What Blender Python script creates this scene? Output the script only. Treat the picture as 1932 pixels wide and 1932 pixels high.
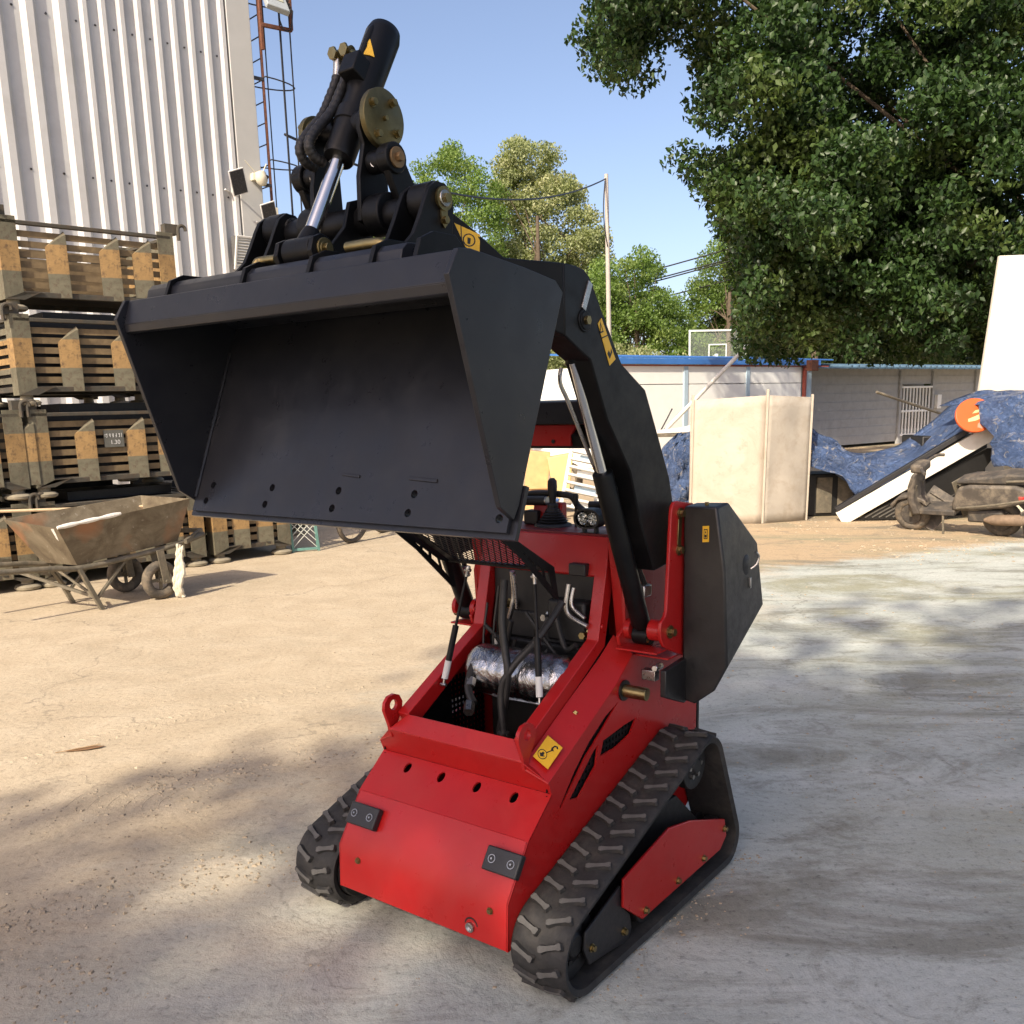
import bpy, bmesh, math, random
import numpy as np
from mathutils import Vector, Matrix
from mathutils.geometry import tessellate_polygon
for o in list(bpy.data.objects): bpy.data.objects.remove(o)
S = bpy.context.scene
COL = S.collection
R = math.radians
V = Vector
# ------------------------------------------------------------------ camera
CAM_PITCH, CAM_ROLL = 0.203709452, -0.026917723
cam = bpy.data.cameras.new('camera'); camo = bpy.data.objects.new('camera', cam); COL.objects.link(camo)
cam.sensor_width = 36.0; cam.lens = 1785.378/1932*36.0; cam.shift_y = (1136.464-966)/1932
cam.clip_start = 0.05; cam.clip_end = 2000
_f = V((0, math.cos(CAM_PITCH), -math.sin(CAM_PITCH))); _u = V((0, math.sin(CAM_PITCH), math.cos(CAM_PITCH))); _r = V((1, 0, 0))
_r2 = _r*math.cos(CAM_ROLL)+_u*math.sin(CAM_ROLL); _u2 = -_r*math.sin(CAM_ROLL)+_u*math.cos(CAM_ROLL)
camo.matrix_world = Matrix(((_r2.x, _u2.x, -_f.x, 0), (_r2.y, _u2.y, -_f.y, 0), (_r2.z, _u2.z, -_f.z, 1.64), (0, 0, 0, 1)))
S.camera = camo
# ------------------------------------------------------------------ sky, sun, exposure
SUN_TRAVEL = V((0.47, 0.883, 0)).normalized(); SUN_ELEV = R(39)
sd = V((SUN_TRAVEL.x*math.cos(SUN_ELEV), SUN_TRAVEL.y*math.cos(SUN_ELEV), -math.sin(SUN_ELEV)))
w = bpy.data.worlds.new('World'); S.world = w; w.use_nodes = True
nt = w.node_tree; bg = nt.nodes['Background']
sky = nt.nodes.new('ShaderNodeTexSky'); sky.sky_type = 'NISHITA'; sky.sun_disc = False
sky.sun_elevation = SUN_ELEV; sky.sun_rotation = math.atan2(-sd.x, -sd.y)
sky.air_density = 0.7; sky.dust_density = 2.5; sky.ozone_density = 4.0
_tm = nt.nodes.new('ShaderNodeMix'); _tm.data_type = 'RGBA'; _tm.blend_type = 'MULTIPLY'; _tm.inputs[0].default_value = 1.0; _tm.inputs[7].default_value = (1.20, 0.98, 0.83, 1)
nt.links.new(sky.outputs[0], _tm.inputs[6]); nt.links.new(_tm.outputs[2], bg.inputs[0]); bg.inputs[1].default_value = 0.15
sl = bpy.data.lights.new('sun', 'SUN'); sl.energy = 3.7; sl.angle = R(0.55); sl.color = (1.0, 0.88, 0.70)
so = bpy.data.objects.new('sun', sl); COL.objects.link(so); so.rotation_euler = sd.to_track_quat('-Z', 'Y').to_euler(); so.location = (-8, -12, 14)
S.view_settings.view_transform = 'Standard'; S.view_settings.look = 'None'; S.view_settings.gamma = 1; S.view_settings.use_curve_mapping = False
S.view_settings.exposure = 0.96
S.render.engine = 'CYCLES'
# ------------------------------------------------------------------ helpers
def link(o, parent=None):
    COL.objects.link(o)
    if parent is not None: o.parent = parent
    return o
def tag(o, label=None, cat=None, group=None, kind=None):
    if label: o['label'] = label
    if cat: o['category'] = cat
    if group: o['group'] = group
    if kind: o['kind'] = kind
    return o
def thing(name, loc, label, cat, group=None, rz=0.0):
    o = bpy.data.objects.new(name, None); o.empty_display_size = 0.1; link(o); o.location = loc; o.rotation_euler = (0, 0, rz)
    return tag(o, label, cat, group)
def copy_tree(o, parent=None):
    c = o.copy(); COL.objects.link(c); c.parent = parent
    for ch in list(o.children): copy_tree(ch, c)
    return c
class MB:
    def __init__(s): s.v = []; s.f = []; s.m = []; s.mi = 0
    def add(s, vs, fs):
        k = len(s.v); s.v += [tuple(p) for p in vs]; s.f += [tuple(i+k for i in f) for f in fs]; s.m += [s.mi]*len(fs); return s
    def box(s, c, d, rot=None, taper=1.0):
        vs = []
        for z in (-1, 1):
            t = 1.0 if z < 0 else taper
            for x, y in ((-1, -1), (1, -1), (1, 1), (-1, 1)):
                p = V((x*d[0]/2*t, y*d[1]/2*t, z*d[2]/2))
                if rot is not None: p = rot @ p
                vs.append(p+V(c))
        return s.add(vs, [(3, 2, 1, 0), (4, 5, 6, 7), (0, 1, 5, 4), (1, 2, 6, 5), (2, 3, 7, 6), (3, 0, 4, 7)])
    def bar(s, a, b, w, h, up=(0, 0, 1)):
        a = V(a); b = V(b); d = (b-a); L = d.length; d.normalize(); u = V(up)
        if abs(d.dot(u)) > 0.98: u = V((1, 0, 0))
        sx = d.cross(u).normalized(); u = sx.cross(d)
        return s.box((a+b)/2, (L, w, h), Matrix((d, sx, u)).transposed())
    def cyl(s, a, b, r0, r1=None, n=20, caps=True):
        a = V(a); b = V(b); r1 = r0 if r1 is None else r1; d = (b-a).normalized()
        t = V((0, 0, 1)) if abs(d.z) < 0.9 else V((1, 0, 0)); x = d.cross(t).normalized(); y = d.cross(x)
        vs = []
        for p, r in ((a, r0), (b, r1)):
            for i in range(n):
                q = 2*math.pi*i/n; vs.append(p+x*math.cos(q)*r+y*math.sin(q)*r)
        fs = [(i, (i+1) % n, n+(i+1) % n, n+i) for i in range(n)]
        if caps: fs += [tuple(range(n))[::-1], tuple(range(n, 2*n))]
        return s.add(vs, fs)
    def lathe(s, a, d, prof, n=24, closed=True):
        a = V(a); d = V(d).normalized(); t = V((0, 0, 1)) if abs(d.z) < 0.9 else V((1, 0, 0)); x = d.cross(t).normalized(); y = d.cross(x)
        vs = []
        for (h, r) in prof:
            for i in range(n):
                q = 2*math.pi*i/n; vs.append(a+d*h+x*math.cos(q)*r+y*math.sin(q)*r)
        fs = []
        for k in range(len(prof)-1):
            fs += [(k*n+i, k*n+(i+1) % n, (k+1)*n+(i+1) % n, (k+1)*n+i) for i in range(n)]
        if closed: fs += [tuple(range(n))[::-1], tuple(range((len(prof)-1)*n, len(prof)*n))]
        return s.add(vs, fs)
    def torus(s, c, axis, Rr, r, n=28, k=10):
        c = V(c); d = V(axis).normalized(); t = V((0, 0, 1)) if abs(d.z) < 0.9 else V((1, 0, 0)); x = d.cross(t).normalized(); y = d.cross(x)
        vs = []
        for i in range(n):
            q = 2*math.pi*i/n; e = x*math.cos(q)+y*math.sin(q)
            for j in range(k):
                p = 2*math.pi*j/k; vs.append(c+e*(Rr+r*math.cos(p))+d*r*math.sin(p))
        return s.add(vs, [(i*k+j, ((i+1) % n)*k+j, ((i+1) % n)*k+(j+1) % k, i*k+(j+1) % k) for i in range(n) for j in range(k)])
    def tube(s, pts, r, n=10, caps=True, sub=0, rf=None):
        P = [V(p) for p in pts]
        if sub: P = smooth_path(P, sub)
        k = len(P); rings = []; prev = None
        for i in range(k):
            d = (P[min(i+1, k-1)]-P[max(i-1, 0)]).normalized()
            if prev is None:
                t = V((0, 0, 1)) if abs(d.z) < 0.9 else V((1, 0, 0)); x = d.cross(t).normalized()
            else:
                x = prev-d*prev.dot(d)
                x = x.normalized() if x.length > 1e-6 else d.orthogonal().normalized()
            prev = x; y = d.cross(x); rr = r if rf is None else r*rf(i/(k-1), i)
            rings.append([P[i]+x*math.cos(2*math.pi*j/n)*rr+y*math.sin(2*math.pi*j/n)*rr for j in range(n)])
        vs = [p for q in rings for p in q]
        fs = [(i*n+j, i*n+(j+1) % n, (i+1)*n+(j+1) % n, (i+1)*n+j) for i in range(k-1) for j in range(n)]
        if caps: fs += [tuple(range(n))[::-1], tuple(range((k-1)*n, k*n))]
        return s.add(vs, fs)
    def prism(s, poly, fn, t0, t1, holes=()):
        loops = [list(poly)]+[list(h) for h in holes]
        allp = [p for l in loops for p in l]; N = len(allp)
        vs = [fn(p[0], p[1], t0) for p in allp]+[fn(p[0], p[1], t1) for p in allp]
        if holes:
            tr = tessellate_polygon([[V((p[0], p[1], 0)) for p in l] for l in loops])
            fs = [tuple(t)[::-1] for t in tr]+[tuple(i+N for i in t) for t in tr]
        else:
            fs = [tuple(range(N))[::-1], tuple(range(N, 2*N))]
        k = 0
        for l in loops:
            n = len(l); fs += [(k+i, k+(i+1) % n, N+k+(i+1) % n, N+k+i) for i in range(n)]; k += n
        return s.add(vs, fs)
    def xz(s, poly, y0, y1, holes=()): return s.prism(poly, lambda u, v, t: (u, t, v), y0, y1, holes)
    def yz(s, poly, x0, x1, holes=()): return s.prism(poly, lambda u, v, t: (t, u, v), x0, x1, holes)
    def xy(s, poly, z0, z1, holes=()): return s.prism(poly, lambda u, v, t: (u, v, t), z0, z1, holes)
    def sheet(s, poly, y0, y1, th):
        # polyline in xz, extruded along y, with thickness (towards left of the travel direction)
        n = len(poly); P = [V((p[0], p[1])) for p in poly]; off = []
        for i in range(n):
            d = (P[min(i+1, n-1)]-P[max(i-1, 0)]).normalized(); off.append(P[i]+V((-d.y, d.x))*th)
        return s.xz([tuple(p) for p in P]+[tuple(p) for p in off[::-1]], y0, y1)
    def build(s, name, mat, parent=None, bevel=0.0, smooth=True, ang=38, recalc=True, seg=2):
        me = bpy.data.meshes.new(name); me.from_pydata(s.v, [], s.f)
        mats = mat if isinstance(mat, (list, tuple)) else [mat]
        for m in mats: me.materials.append(m)
        if len(mats) > 1: me.polygons.foreach_set('material_index', s.m)
        if recalc:
            bm = bmesh.new(); bm.from_mesh(me); bmesh.ops.recalc_face_normals(bm, faces=bm.faces); bm.to_mesh(me); bm.free()
        if smooth:
            me.polygons.foreach_set('use_smooth', [True]*len(me.polygons)); me.set_sharp_from_angle(angle=R(ang))
        me.update()
        o = bpy.data.objects.new(name, me); link(o, parent)
        if bevel:
            b = o.modifiers.new('bevel', 'BEVEL'); b.width = bevel; b.segments = seg; b.limit_method = 'ANGLE'; b.angle_limit = R(32); b.harden_normals = False
        return o
def smooth_path(P, sub):
    out = []; n = len(P)
    for i in range(n-1):
        p0 = P[max(i-1, 0)]; p1 = P[i]; p2 = P[i+1]; p3 = P[min(i+2, n-1)]
        for k in range(sub):
            t = k/sub
            out.append(0.5*((2*p1)+(p2-p0)*t+(2*p0-5*p1+4*p2-p3)*t*t+(3*p1-p0-3*p2+p3)*t*t*t))
    out.append(P[-1]); return out
def circ(cx, cy, r, n=14, ry=None):
    ry = ry or r
    return [(cx+r*math.cos(2*math.pi*i/n), cy+ry*math.sin(2*math.pi*i/n)) for i in range(n)]
def text_mesh(name, cu, parent):
    t = bpy.data.objects.new('tmp', cu); COL.objects.link(t); bpy.context.view_layer.update()
    me = bpy.data.meshes.new_from_object(t.evaluated_get(bpy.context.evaluated_depsgraph_get())); bpy.data.objects.remove(t)
    o = bpy.data.objects.new(name, me); return link(o, parent)
# ------------------------------------------------------------------ materials
MATS = {}
def nd(t, ty, **kw):
    n = t.nodes.new(ty)
    for k, v in kw.items(): setattr(n, k, v)
    return n
def noise(t, scale, detail=4, rough=0.6, vec=None, dist=0.0):
    n = nd(t, 'ShaderNodeTexNoise'); n.inputs['Scale'].default_value = scale; n.inputs['Detail'].default_value = detail
    n.inputs['Roughness'].default_value = rough; n.inputs['Distortion'].default_value = dist
    if vec is not None: t.links.new(vec, n.inputs['Vector'])
    return n
def ramp(t, fac, stops, interp='LINEAR'):
    r = nd(t, 'ShaderNodeValToRGB'); r.color_ramp.interpolation = interp; e = r.color_ramp.elements
    while len(e) > 1: e.remove(e[-1])
    e[0].position = stops[0][0]; c = stops[0][1]; e[0].color = (c, c, c, 1) if not isinstance(c, tuple) else (*c, 1)
    for p, c in stops[1:]:
        x = e.new(p); x.color = (c, c, c, 1) if not isinstance(c, tuple) else (*c, 1)
    t.links.new(fac, r.inputs[0]); return r.outputs[0]
def mix(t, fac, a, b, mode='MIX'):
    m = nd(t, 'ShaderNodeMix', data_type='RGBA', blend_type=mode)
    for s, x in ((0, fac), (6, a), (7, b)):
        if hasattr(x, 'is_linked') or hasattr(x, 'links'): t.links.new(x, m.inputs[s])
        else: m.inputs[s].default_value = x if s == 0 else (*x, 1)
    return m.outputs[2]
def mth(t, op, a, b=None):
    m = nd(t, 'ShaderNodeMath', operation=op)
    for s, x in ((0, a), (1, b)):
        if x is None: continue
        if hasattr(x, 'links'): t.links.new(x, m.inputs[s])
        else: m.inputs[s].default_value = x
    return m.outputs[0]
def bump(t, h, strength, dist=0.01, bs=None):
    b = nd(t, 'ShaderNodeBump'); b.inputs['Strength'].default_value = strength; b.inputs['Distance'].default_value = dist
    t.links.new(h, b.inputs['Height'])
    if bs is not None: t.links.new(b.outputs[0], bs.inputs['Normal'])
    return b
def newmat(name):
    m = bpy.data.materials.new(name); m.use_nodes = True; t = m.node_tree; b = t.nodes['Principled BSDF']; MATS[name] = m
    return m, t, b
def co(t, kind='Object'):
    return nd(t, 'ShaderNodeTexCoord').outputs[kind]
def mat(name, base, rough=0.5, metal=0.0, var=0.12, vs=6.0, dust=None, dsc=5.0, damt=0.25, bmp=0.0, bsc=120.0, spec=0.5, coat=0.0, rvar=0.1, edge=False):
    if name in MATS: return MATS[name]
    m, t, b = newmat(name); c = co(t)
    n1 = noise(t, vs, 5, 0.6, c)
    lo = tuple(x*(1-var) for x in base); hi = tuple(min(1, x*(1+var)) for x in base)
    col = ramp(t, n1.outputs[0], [(0.3, lo), (0.7, hi)])
    if dust:
        n2 = noise(t, dsc, 7, 0.68, c, 0.3); f = ramp(t, n2.outputs[0], [(0.46, 0.0), (0.72, damt)])
        col = mix(t, f, col, dust)
    t.links.new(col, b.inputs['Base Color'])
    n3 = noise(t, vs*3.1, 6, 0.7, c)
    rr = ramp(t, n3.outputs[0], [(0.3, max(0.02, rough-rvar)), (0.7, min(1, rough+rvar))]); t.links.new(rr, b.inputs['Roughness'])
    b.inputs['Metallic'].default_value = metal; b.inputs['Specular IOR Level'].default_value = spec
    if coat: b.inputs['Coat Weight'].default_value = coat; b.inputs['Coat Roughness'].default_value = 0.12
    if bmp:
        n4 = noise(t, bsc, 4, 0.6, c); bump(t, n4.outputs[0], bmp, 0.004, b)
    return m
RED = mat('red_paint', (0.37, 0.009, 0.009), 0.34, 0, 0.06, 5, dust=(0.26, 0.13, 0.10), dsc=4, damt=0.08, bmp=0.03, bsc=260, coat=0.08, spec=0.38)
BLK = mat('black_paint', (0.004, 0.0043, 0.005), 0.42, 0, 0.1, 8, dust=(0.06, 0.055, 0.05), dsc=9, damt=0.10, bmp=0.04, bsc=220, spec=0.22)
BUCK = mat('bucket_paint', (0.016, 0.017, 0.021), 0.34, 0, 0.10, 4, dust=(0.10, 0.095, 0.09), dsc=6, damt=0.10, bmp=0.015, bsc=180, spec=0.36)
DARK = mat('dark_engine', (0.007, 0.007, 0.007), 0.55, 0, 0.3, 12)
RUB = mat('track_rubber', (0.015, 0.015, 0.015), 0.75, 0, 0.15, 12, dust=(0.09, 0.08, 0.065), dsc=11, damt=0.35, bmp=0.25, bsc=140)
RUBW = mat('worn_rubber', (0.088, 0.086, 0.08), 0.85, 0, 0.25, 30, dust=(0.04, 0.04, 0.04), dsc=30, damt=0.35, bmp=0.4, bsc=180)
HOSE = mat('hose_rubber', (0.014, 0.013, 0.012), 0.5, 0, 0.2, 30, bmp=0.2, bsc=200)
PLAS = mat('black_plastic', (0.014, 0.014, 0.015), 0.48, 0, 0.1, 20, bmp=0.12, bsc=400)
CHR = mat('chrome_rod', (0.66, 0.66, 0.66), 0.13, 1.0, 0.05, 30, rvar=0.05)
STEEL = mat('bare_steel', (0.42, 0.41, 0.39), 0.32, 1.0, 0.15, 30, rvar=0.12)
ZINC = mat('yellow_zinc', (0.27, 0.215, 0.10), 0.40, 1.0, 0.2, 25, rvar=0.12)
YEL = mat('yellow_sticker', (0.72, 0.42, 0.02), 0.4, 0, 0.05, 20)
INK = mat('sticker_ink', (0.012, 0.012, 0.012), 0.5)
WPAPER = mat('paper_label', (0.6, 0.6, 0.58), 0.6)
# ================================================================== ground
def ground_material():
    m, t, b = newmat('ground'); c = co(t)
    sep = nd(t, 'ShaderNodeSeparateXYZ'); t.links.new(c, sep.inputs[0]); X, Y = sep.outputs[0], sep.outputs[1]
    mp = nd(t, 'ShaderNodeMapping'); t.links.new(c, mp.inputs[0]); mp.inputs['Rotation'].default_value = (0, 0, R(-12)); mp.inputs['Scale'].default_value = (0.6, 1.35, 1)
    streak = noise(t, 1.6, 8, 0.66, mp.outputs[0], 0.5); big = noise(t, 0.45, 5, 0.6, c, 0.4); mid = noise(t, 2.6, 7, 0.66, c, 0.6); fine = noise(t, 34, 6, 0.7, c); grit = noise(t, 170, 3, 0.6, c)
    conc = ramp(t, streak.outputs[0], [(0.28, (0.27, 0.295, 0.27)), (0.46, (0.415, 0.445, 0.41)), (0.6, (0.455, 0.48, 0.445)), (0.78, (0.55, 0.565, 0.52))])
    sand = ramp(t, mid.outputs[0], [(0.25, (0.375, 0.305, 0.21)), (0.55, (0.44, 0.365, 0.26)), (0.8, (0.49, 0.415, 0.305))])
    # dust lies thick on the left and towards the back, thin on the slab at the right
    g1 = mth(t, 'MULTIPLY', X, -0.62); g2 = mth(t, 'MULTIPLY', Y, 0.27); gs = mth(t, 'ADD', mth(t, 'ADD', g1, g2), -1.25)
    f = mth(t, 'ADD', gs, mth(t, 'MULTIPLY', mth(t, 'SUBTRACT', big.outputs[0], 0.5), 2.4)); f = mth(t, 'ADD', f, mth(t, 'MULTIPLY', mth(t, 'SUBTRACT', streak.outputs[0], 0.5), 1.6))
    f = ramp(t, mth(t, 'ADD', mth(t, 'MULTIPLY', f, 0.5), 0.5), [(0.2, 0.0), (0.8, 1.0)])
    col = mix(t, f, conc, sand)
    # dirt beyond the slab edge
    e = mth(t, 'ADD', mth(t, 'MULTIPLY', X, -0.436), Y); e = mth(t, 'ADD', e, mth(t, 'MULTIPLY', mth(t, 'SUBTRACT', mid.outputs[0], 0.5), 1.3))
    ef = ramp(t, mth(t, 'MULTIPLY', mth(t, 'SUBTRACT', e, 7.95), 3.0), [(0.0, 0.0), (1.0, 1.0)])
    xr = ramp(t, mth(t, 'MULTIPLY', mth(t, 'SUBTRACT', X, 0.5), 0.7), [(0.0, 0.0), (1.0, 1.0)])
    col = mix(t, mth(t, 'MULTIPLY', ef, xr), col, (0.42, 0.32, 0.205))
    st = noise(t, 0.9, 9, 0.72, mp.outputs[0], 1.2); sf = ramp(t, st.outputs[0], [(0.50, 0.0), (0.62, 0.7)])
    keep = mth(t, 'SUBTRACT', 1.0, mth(t, 'MULTIPLY', f, 0.85)); sf = mth(t, 'MULTIPLY', sf, keep)
    col = mix(t, sf, col, (0.165, 0.16, 0.125))
    st2 = noise(t, 3.2, 8, 0.75, c, 1.0); col = mix(t, mth(t, 'MULTIPLY', ramp(t, st2.outputs[0], [(0.54, 0.0), (0.66, 0.6)]), keep), col, (0.19, 0.185, 0.15))
    ms_ = noise(t, 0.75, 7, 0.7, mp.outputs[0], 0.8); xg = ramp(t, mth(t, 'MULTIPLY', mth(t, 'SUBTRACT', X, 0.9), 0.6), [(0.0, 0.0), (1.0, 1.0)])
    col = mix(t, mth(t, 'MULTIPLY', mth(t, 'MULTIPLY', ramp(t, ms_.outputs[0], [(0.50, 0.0), (0.62, 0.75)]), xg), keep), col, (0.255, 0.25, 0.165))
    sp = ramp(t, fine.outputs[0], [(0.30, 0.55), (0.44, 0.97), (0.7, 1.08)]); col = mix(t, 1.0, col, sp, 'MULTIPLY')
    sp2 = ramp(t, grit.outputs[0], [(0.25, 0.8), (0.5, 1.0), (0.8, 1.08)]); col = mix(t, 1.0, col, sp2, 'MULTIPLY')
    # thin cracks in the slab
    wv = noise(t, 1.5, 5, 0.6, c); cv = nd(t, 'ShaderNodeVectorMath', operation='ADD'); t.links.new(c, cv.inputs[0])
    sc_ = nd(t, 'ShaderNodeVectorMath', operation='SCALE'); t.links.new(wv.outputs[1], sc_.inputs[0]); sc_.inputs['Scale'].default_value = 0.9; t.links.new(sc_.outputs[0], cv.inputs[1])
    vo = nd(t, 'ShaderNodeTexVoronoi', feature='DISTANCE_TO_EDGE'); vo.inputs['Scale'].default_value = 0.30; t.links.new(cv.outputs[0], vo.inputs['Vector'])
    crk = ramp(t, vo.outputs[0], [(0.0, 0.45), (0.0022, 0.0)]); crk = mth(t, 'MULTIPLY', crk, ramp(t, big.outputs[0], [(0.40, 0.0), (0.55, 1.0)]))
    col = mix(t, crk, col, (0.08, 0.075, 0.065))
    t.links.new(col, b.inputs['Base Color']); b.inputs['Roughness'].default_value = 0.93; b.inputs['Specular IOR Level'].default_value = 0.25
    h = mth(t, 'ADD', mth(t, 'MULTIPLY', mid.outputs[0], 1.2), mth(t, 'MULTIPLY', fine.outputs[0], 0.5)); h = mth(t, 'ADD', h, mth(t, 'MULTIPLY', st2.outputs[0], 0.8)); h = mth(t, 'ADD', h, mth(t, 'MULTIPLY', grit.outputs[0], 0.10))
    bump(t, h, 0.42, 0.025, b)
    return m
GM = ground_material()
m = MB(); m.add([(-300, -60, 0), (300, -60, 0), (300, 600, 0), (-300, 600, 0)], [(0, 1, 2, 3)])
tag(m.build('ground', GM, smooth=False, recalc=False), 'dusty concrete yard ground', kind='structure')
# ------------------------------------------------------------------ foliage helpers
def leaf_mat(name, dark, light, yellow=None, ya=0.0, tr=0.25):
    m, t, b = newmat(name); gi = nd(t, 'ShaderNodeNewGeometry'); c = co(t)
    col = ramp(t, gi.outputs['Random Per Island'], [(0.0, dark), (1.0, light)])
    n = noise(t, 0.55, 4, 0.6, c); col = mix(t, ramp(t, n.outputs[0], [(0.4, 0.0), (0.7, 0.6)]), col, tuple(x*0.55 for x in dark))
    if yellow:
        n2 = noise(t, 0.8, 3, 0.5, c); col = mix(t, ramp(t, n2.outputs[0], [(0.52, 0.0), (0.62, ya)]), col, yellow)
    t.links.new(col, b.inputs['Base Color']); b.inputs['Roughness'].default_value = 0.45; b.inputs['Specular IOR Level'].default_value = 0.35
    out = [n_ for n_ in t.nodes if n_.type == 'OUTPUT_MATERIAL'][0]
    tl = nd(t, 'ShaderNodeBsdfTranslucent'); t.links.new(mix(t, 1.0, col, (1.5, 1.6, 0.7), 'MULTIPLY'), tl.inputs[0])
    ms = nd(t, 'ShaderNodeMixShader'); ms.inputs[0].default_value = tr; t.links.new(b.outputs[0], ms.inputs[1]); t.links.new(tl.outputs[0], ms.inputs[2]); t.links.new(ms.outputs[0], out.inputs[0])
    return m
def leaf_mesh(name, P, size, rg, mat_, parent, droop=0.35, aspect=0.62, fold=0.12):
    n = len(P); P = np.asarray(P, float)
    d = rg.normal(size=(n, 3)); d[:, 2] -= droop*2.0; d /= np.linalg.norm(d, axis=1)[:, None]
    nn_ = rg.normal(size=(n, 3)); nn_[:, 2] += 0.9; s = np.cross(d, nn_); s /= np.linalg.norm(s, axis=1)[:, None]; up = np.cross(s, d)
    sz = size*rg.uniform(0.65, 1.25, size=(n, 1))
    v = np.empty((n, 5, 3)); v[:, 0] = P-d*sz*0.5; v[:, 1] = P-d*sz*0.12+s*sz*aspect*0.5+up*sz*fold; v[:, 2] = P+d*sz*0.5; v[:, 3] = P-d*sz*0.12-s*sz*aspect*0.5+up*sz*fold; v[:, 4] = P-d*sz*0.35
    v = v[:, :4]
    me = bpy.data.meshes.new(name); me.vertices.add(n*4); me.vertices.foreach_set('co', v.reshape(-1))
    k = np.arange(n)*4; tri = np.stack([k, k+1, k+2, k, k+2, k+3], 1).reshape(-1)
    me.loops.add(n*6); me.loops.foreach_set('vertex_index', tri.astype(np.int32)); me.polygons.add(n*2)
    me.polygons.foreach_set('loop_start', (np.arange(n*2)*3).astype(np.int32)); me.update(calc_edges=True)
    me.materials.append(mat_); o = bpy.data.objects.new(name, me); return link(o, parent)
BARK = mat('bark', (0.10, 0.075, 0.05), 0.9, 0, 0.35, 12, bmp=0.6, bsc=40)
def tree(name, base, trunk_h, trunk_r, clumps, per, size, lm_, seed, label, cat='tree', group=None, spread=1.0, droop=0.35, limb=True, lean=(0, 0)):
    rg = np.random.default_rng(seed); T = thing(name, base, label, cat, group)
    B = V(base); top = V((lean[0], lean[1], trunk_h))
    pts = [V((0, 0, -0.1)), V((lean[0]*0.2, lean[1]*0.2, trunk_h*0.35)), V((lean[0]*0.6, lean[1]*0.6, trunk_h*0.7)), top]
    MB().tube(pts, trunk_r, 10, sub=5, rf=lambda t, i: 1.15-0.75*t).build('trunk', BARK, T)
    C = [(V(c)-B, r) for c, r in clumps]
    if limb:
        m = MB()
        for c, r in C[::max(1, len(C)//26)]:
            f = rg.uniform(0.45, 1.0); p0 = V((lean[0]*f, lean[1]*f, trunk_h*f)); mid_ = p0.lerp(c, 0.55)+V((0, 0, rg.uniform(-0.1, 0.3)*r))
            m.tube([p0, mid_, c], trunk_r*0.17, 6, sub=4, rf=lambda t, i: 1.1-0.9*t)
        m.build('limbs', BARK, T)
    P = []
    for c, r in C:
        k = max(6, int(per*r**2)); q = rg.normal(size=(k, 3)); q /= np.linalg.norm(q, axis=1)[:, None]
        q *= (rg.uniform(0, 1, size=(k, 1))**0.45)*r*spread; q[:, 2] *= 0.72
        P.append(q+np.array(c))
    leaf_mesh('crown', np.concatenate(P), size, rg, lm_, T, droop)
    return T
def ell_clumps(c, rad, n, r0, r1, seed, shell=0.45, cond=None):
    rg = np.random.default_rng(seed); out = []
    while len(out) < n:
        q = rg.normal(size=3); q /= np.linalg.norm(q); q *= rg.uniform(shell, 1.0)
        p = (c[0]+q[0]*rad[0], c[1]+q[1]*rad[1], c[2]+q[2]*rad[2])
        if cond and not cond(p): continue
        out.append((p, float(rg.uniform(r0, r1))))
    return out
# ------------------------------------------------------------------ trees behind the viewer that shade the loader
LM_SH = leaf_mat('leaf_shade', (0.035, 0.065, 0.018), (0.07, 0.12, 0.03), tr=0.25)
SHK = V((-3.08, -5.78, 5.3))
SHADE = [((-7.2, -9.0), (-6.4, -7.0, 7.6), (3.4, 3.0, 1.6), 70), ((-2.6, -8.5), (-3.6, -5.6, 7.6), (3.2, 2.7, 1.6), 95), ((1.0, -7.5), (0.6, -3.6, 7.8), (3.2, 2.9, 1.8), 90), ((4.6, -6.0), (3.6, -1.8, 7.8), (2.8, 2.6, 1.8), 60)]
SIDE = [((9.6, 3.2), (9.2, 2.8, 4.6), (2.4, 3.4, 2.9), 130)]  # unseen tree, added to cut the light on the loader's right flank
def no_gap(p):
    return all(math.hypot(p[0]-gx, p[1]-gy) > gr for gx, gy, gr in ((-5.5, -5.3, 1.35), (-4.05, -5.35, 0.9), (-7.6, -5.0, 1.1)))
for i, (b_, c_, r_, n_) in enumerate(SHADE):
    b_ = (b_[0]+SHK.x, b_[1]+SHK.y); cl_ = [((q[0]+SHK.x, q[1]+SHK.y, q[2]+SHK.z), r__) for q, r__ in ell_clumps(c_, r_, n_, 0.7, 1.1, 40+i, 0.1, no_gap)]; c_ = (c_[0]+SHK.x, c_[1]+SHK.y, c_[2]+SHK.z)
    tree('shade_tree', (b_[0], b_[1], 0), 12.0, 0.3, cl_, 88, 0.26, LM_SH, 60+i, ('leafy tree behind the viewer at the far left', 'leafy tree behind the viewer, left of centre', 'leafy tree right behind the viewer', 'leafy tree behind the viewer at the right')[i], group='trees behind the viewer', limb=False, lean=(c_[0]-b_[0], c_[1]-b_[1]))
for (b_, c_, r_, n_) in SIDE:
    tree('shade_tree', (b_[0], b_[1], 0), 5.0, 0.22, ell_clumps(c_, r_, n_, 0.6, 0.95, 90, 0.2), 85, 0.24, LM_SH, 91, 'unseen bushy tree added at the right to dim the loader flank', group='trees behind the viewer', limb=False)
# ================================================================== the loader
LYAW = R(-127.381222889)
LD = thing('track_loader', (0.067169, 3.105869, 0.04), 'red mini track loader with raised black bucket and open engine cover', 'loader', rz=LYAW)
GZ = -0.04
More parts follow.
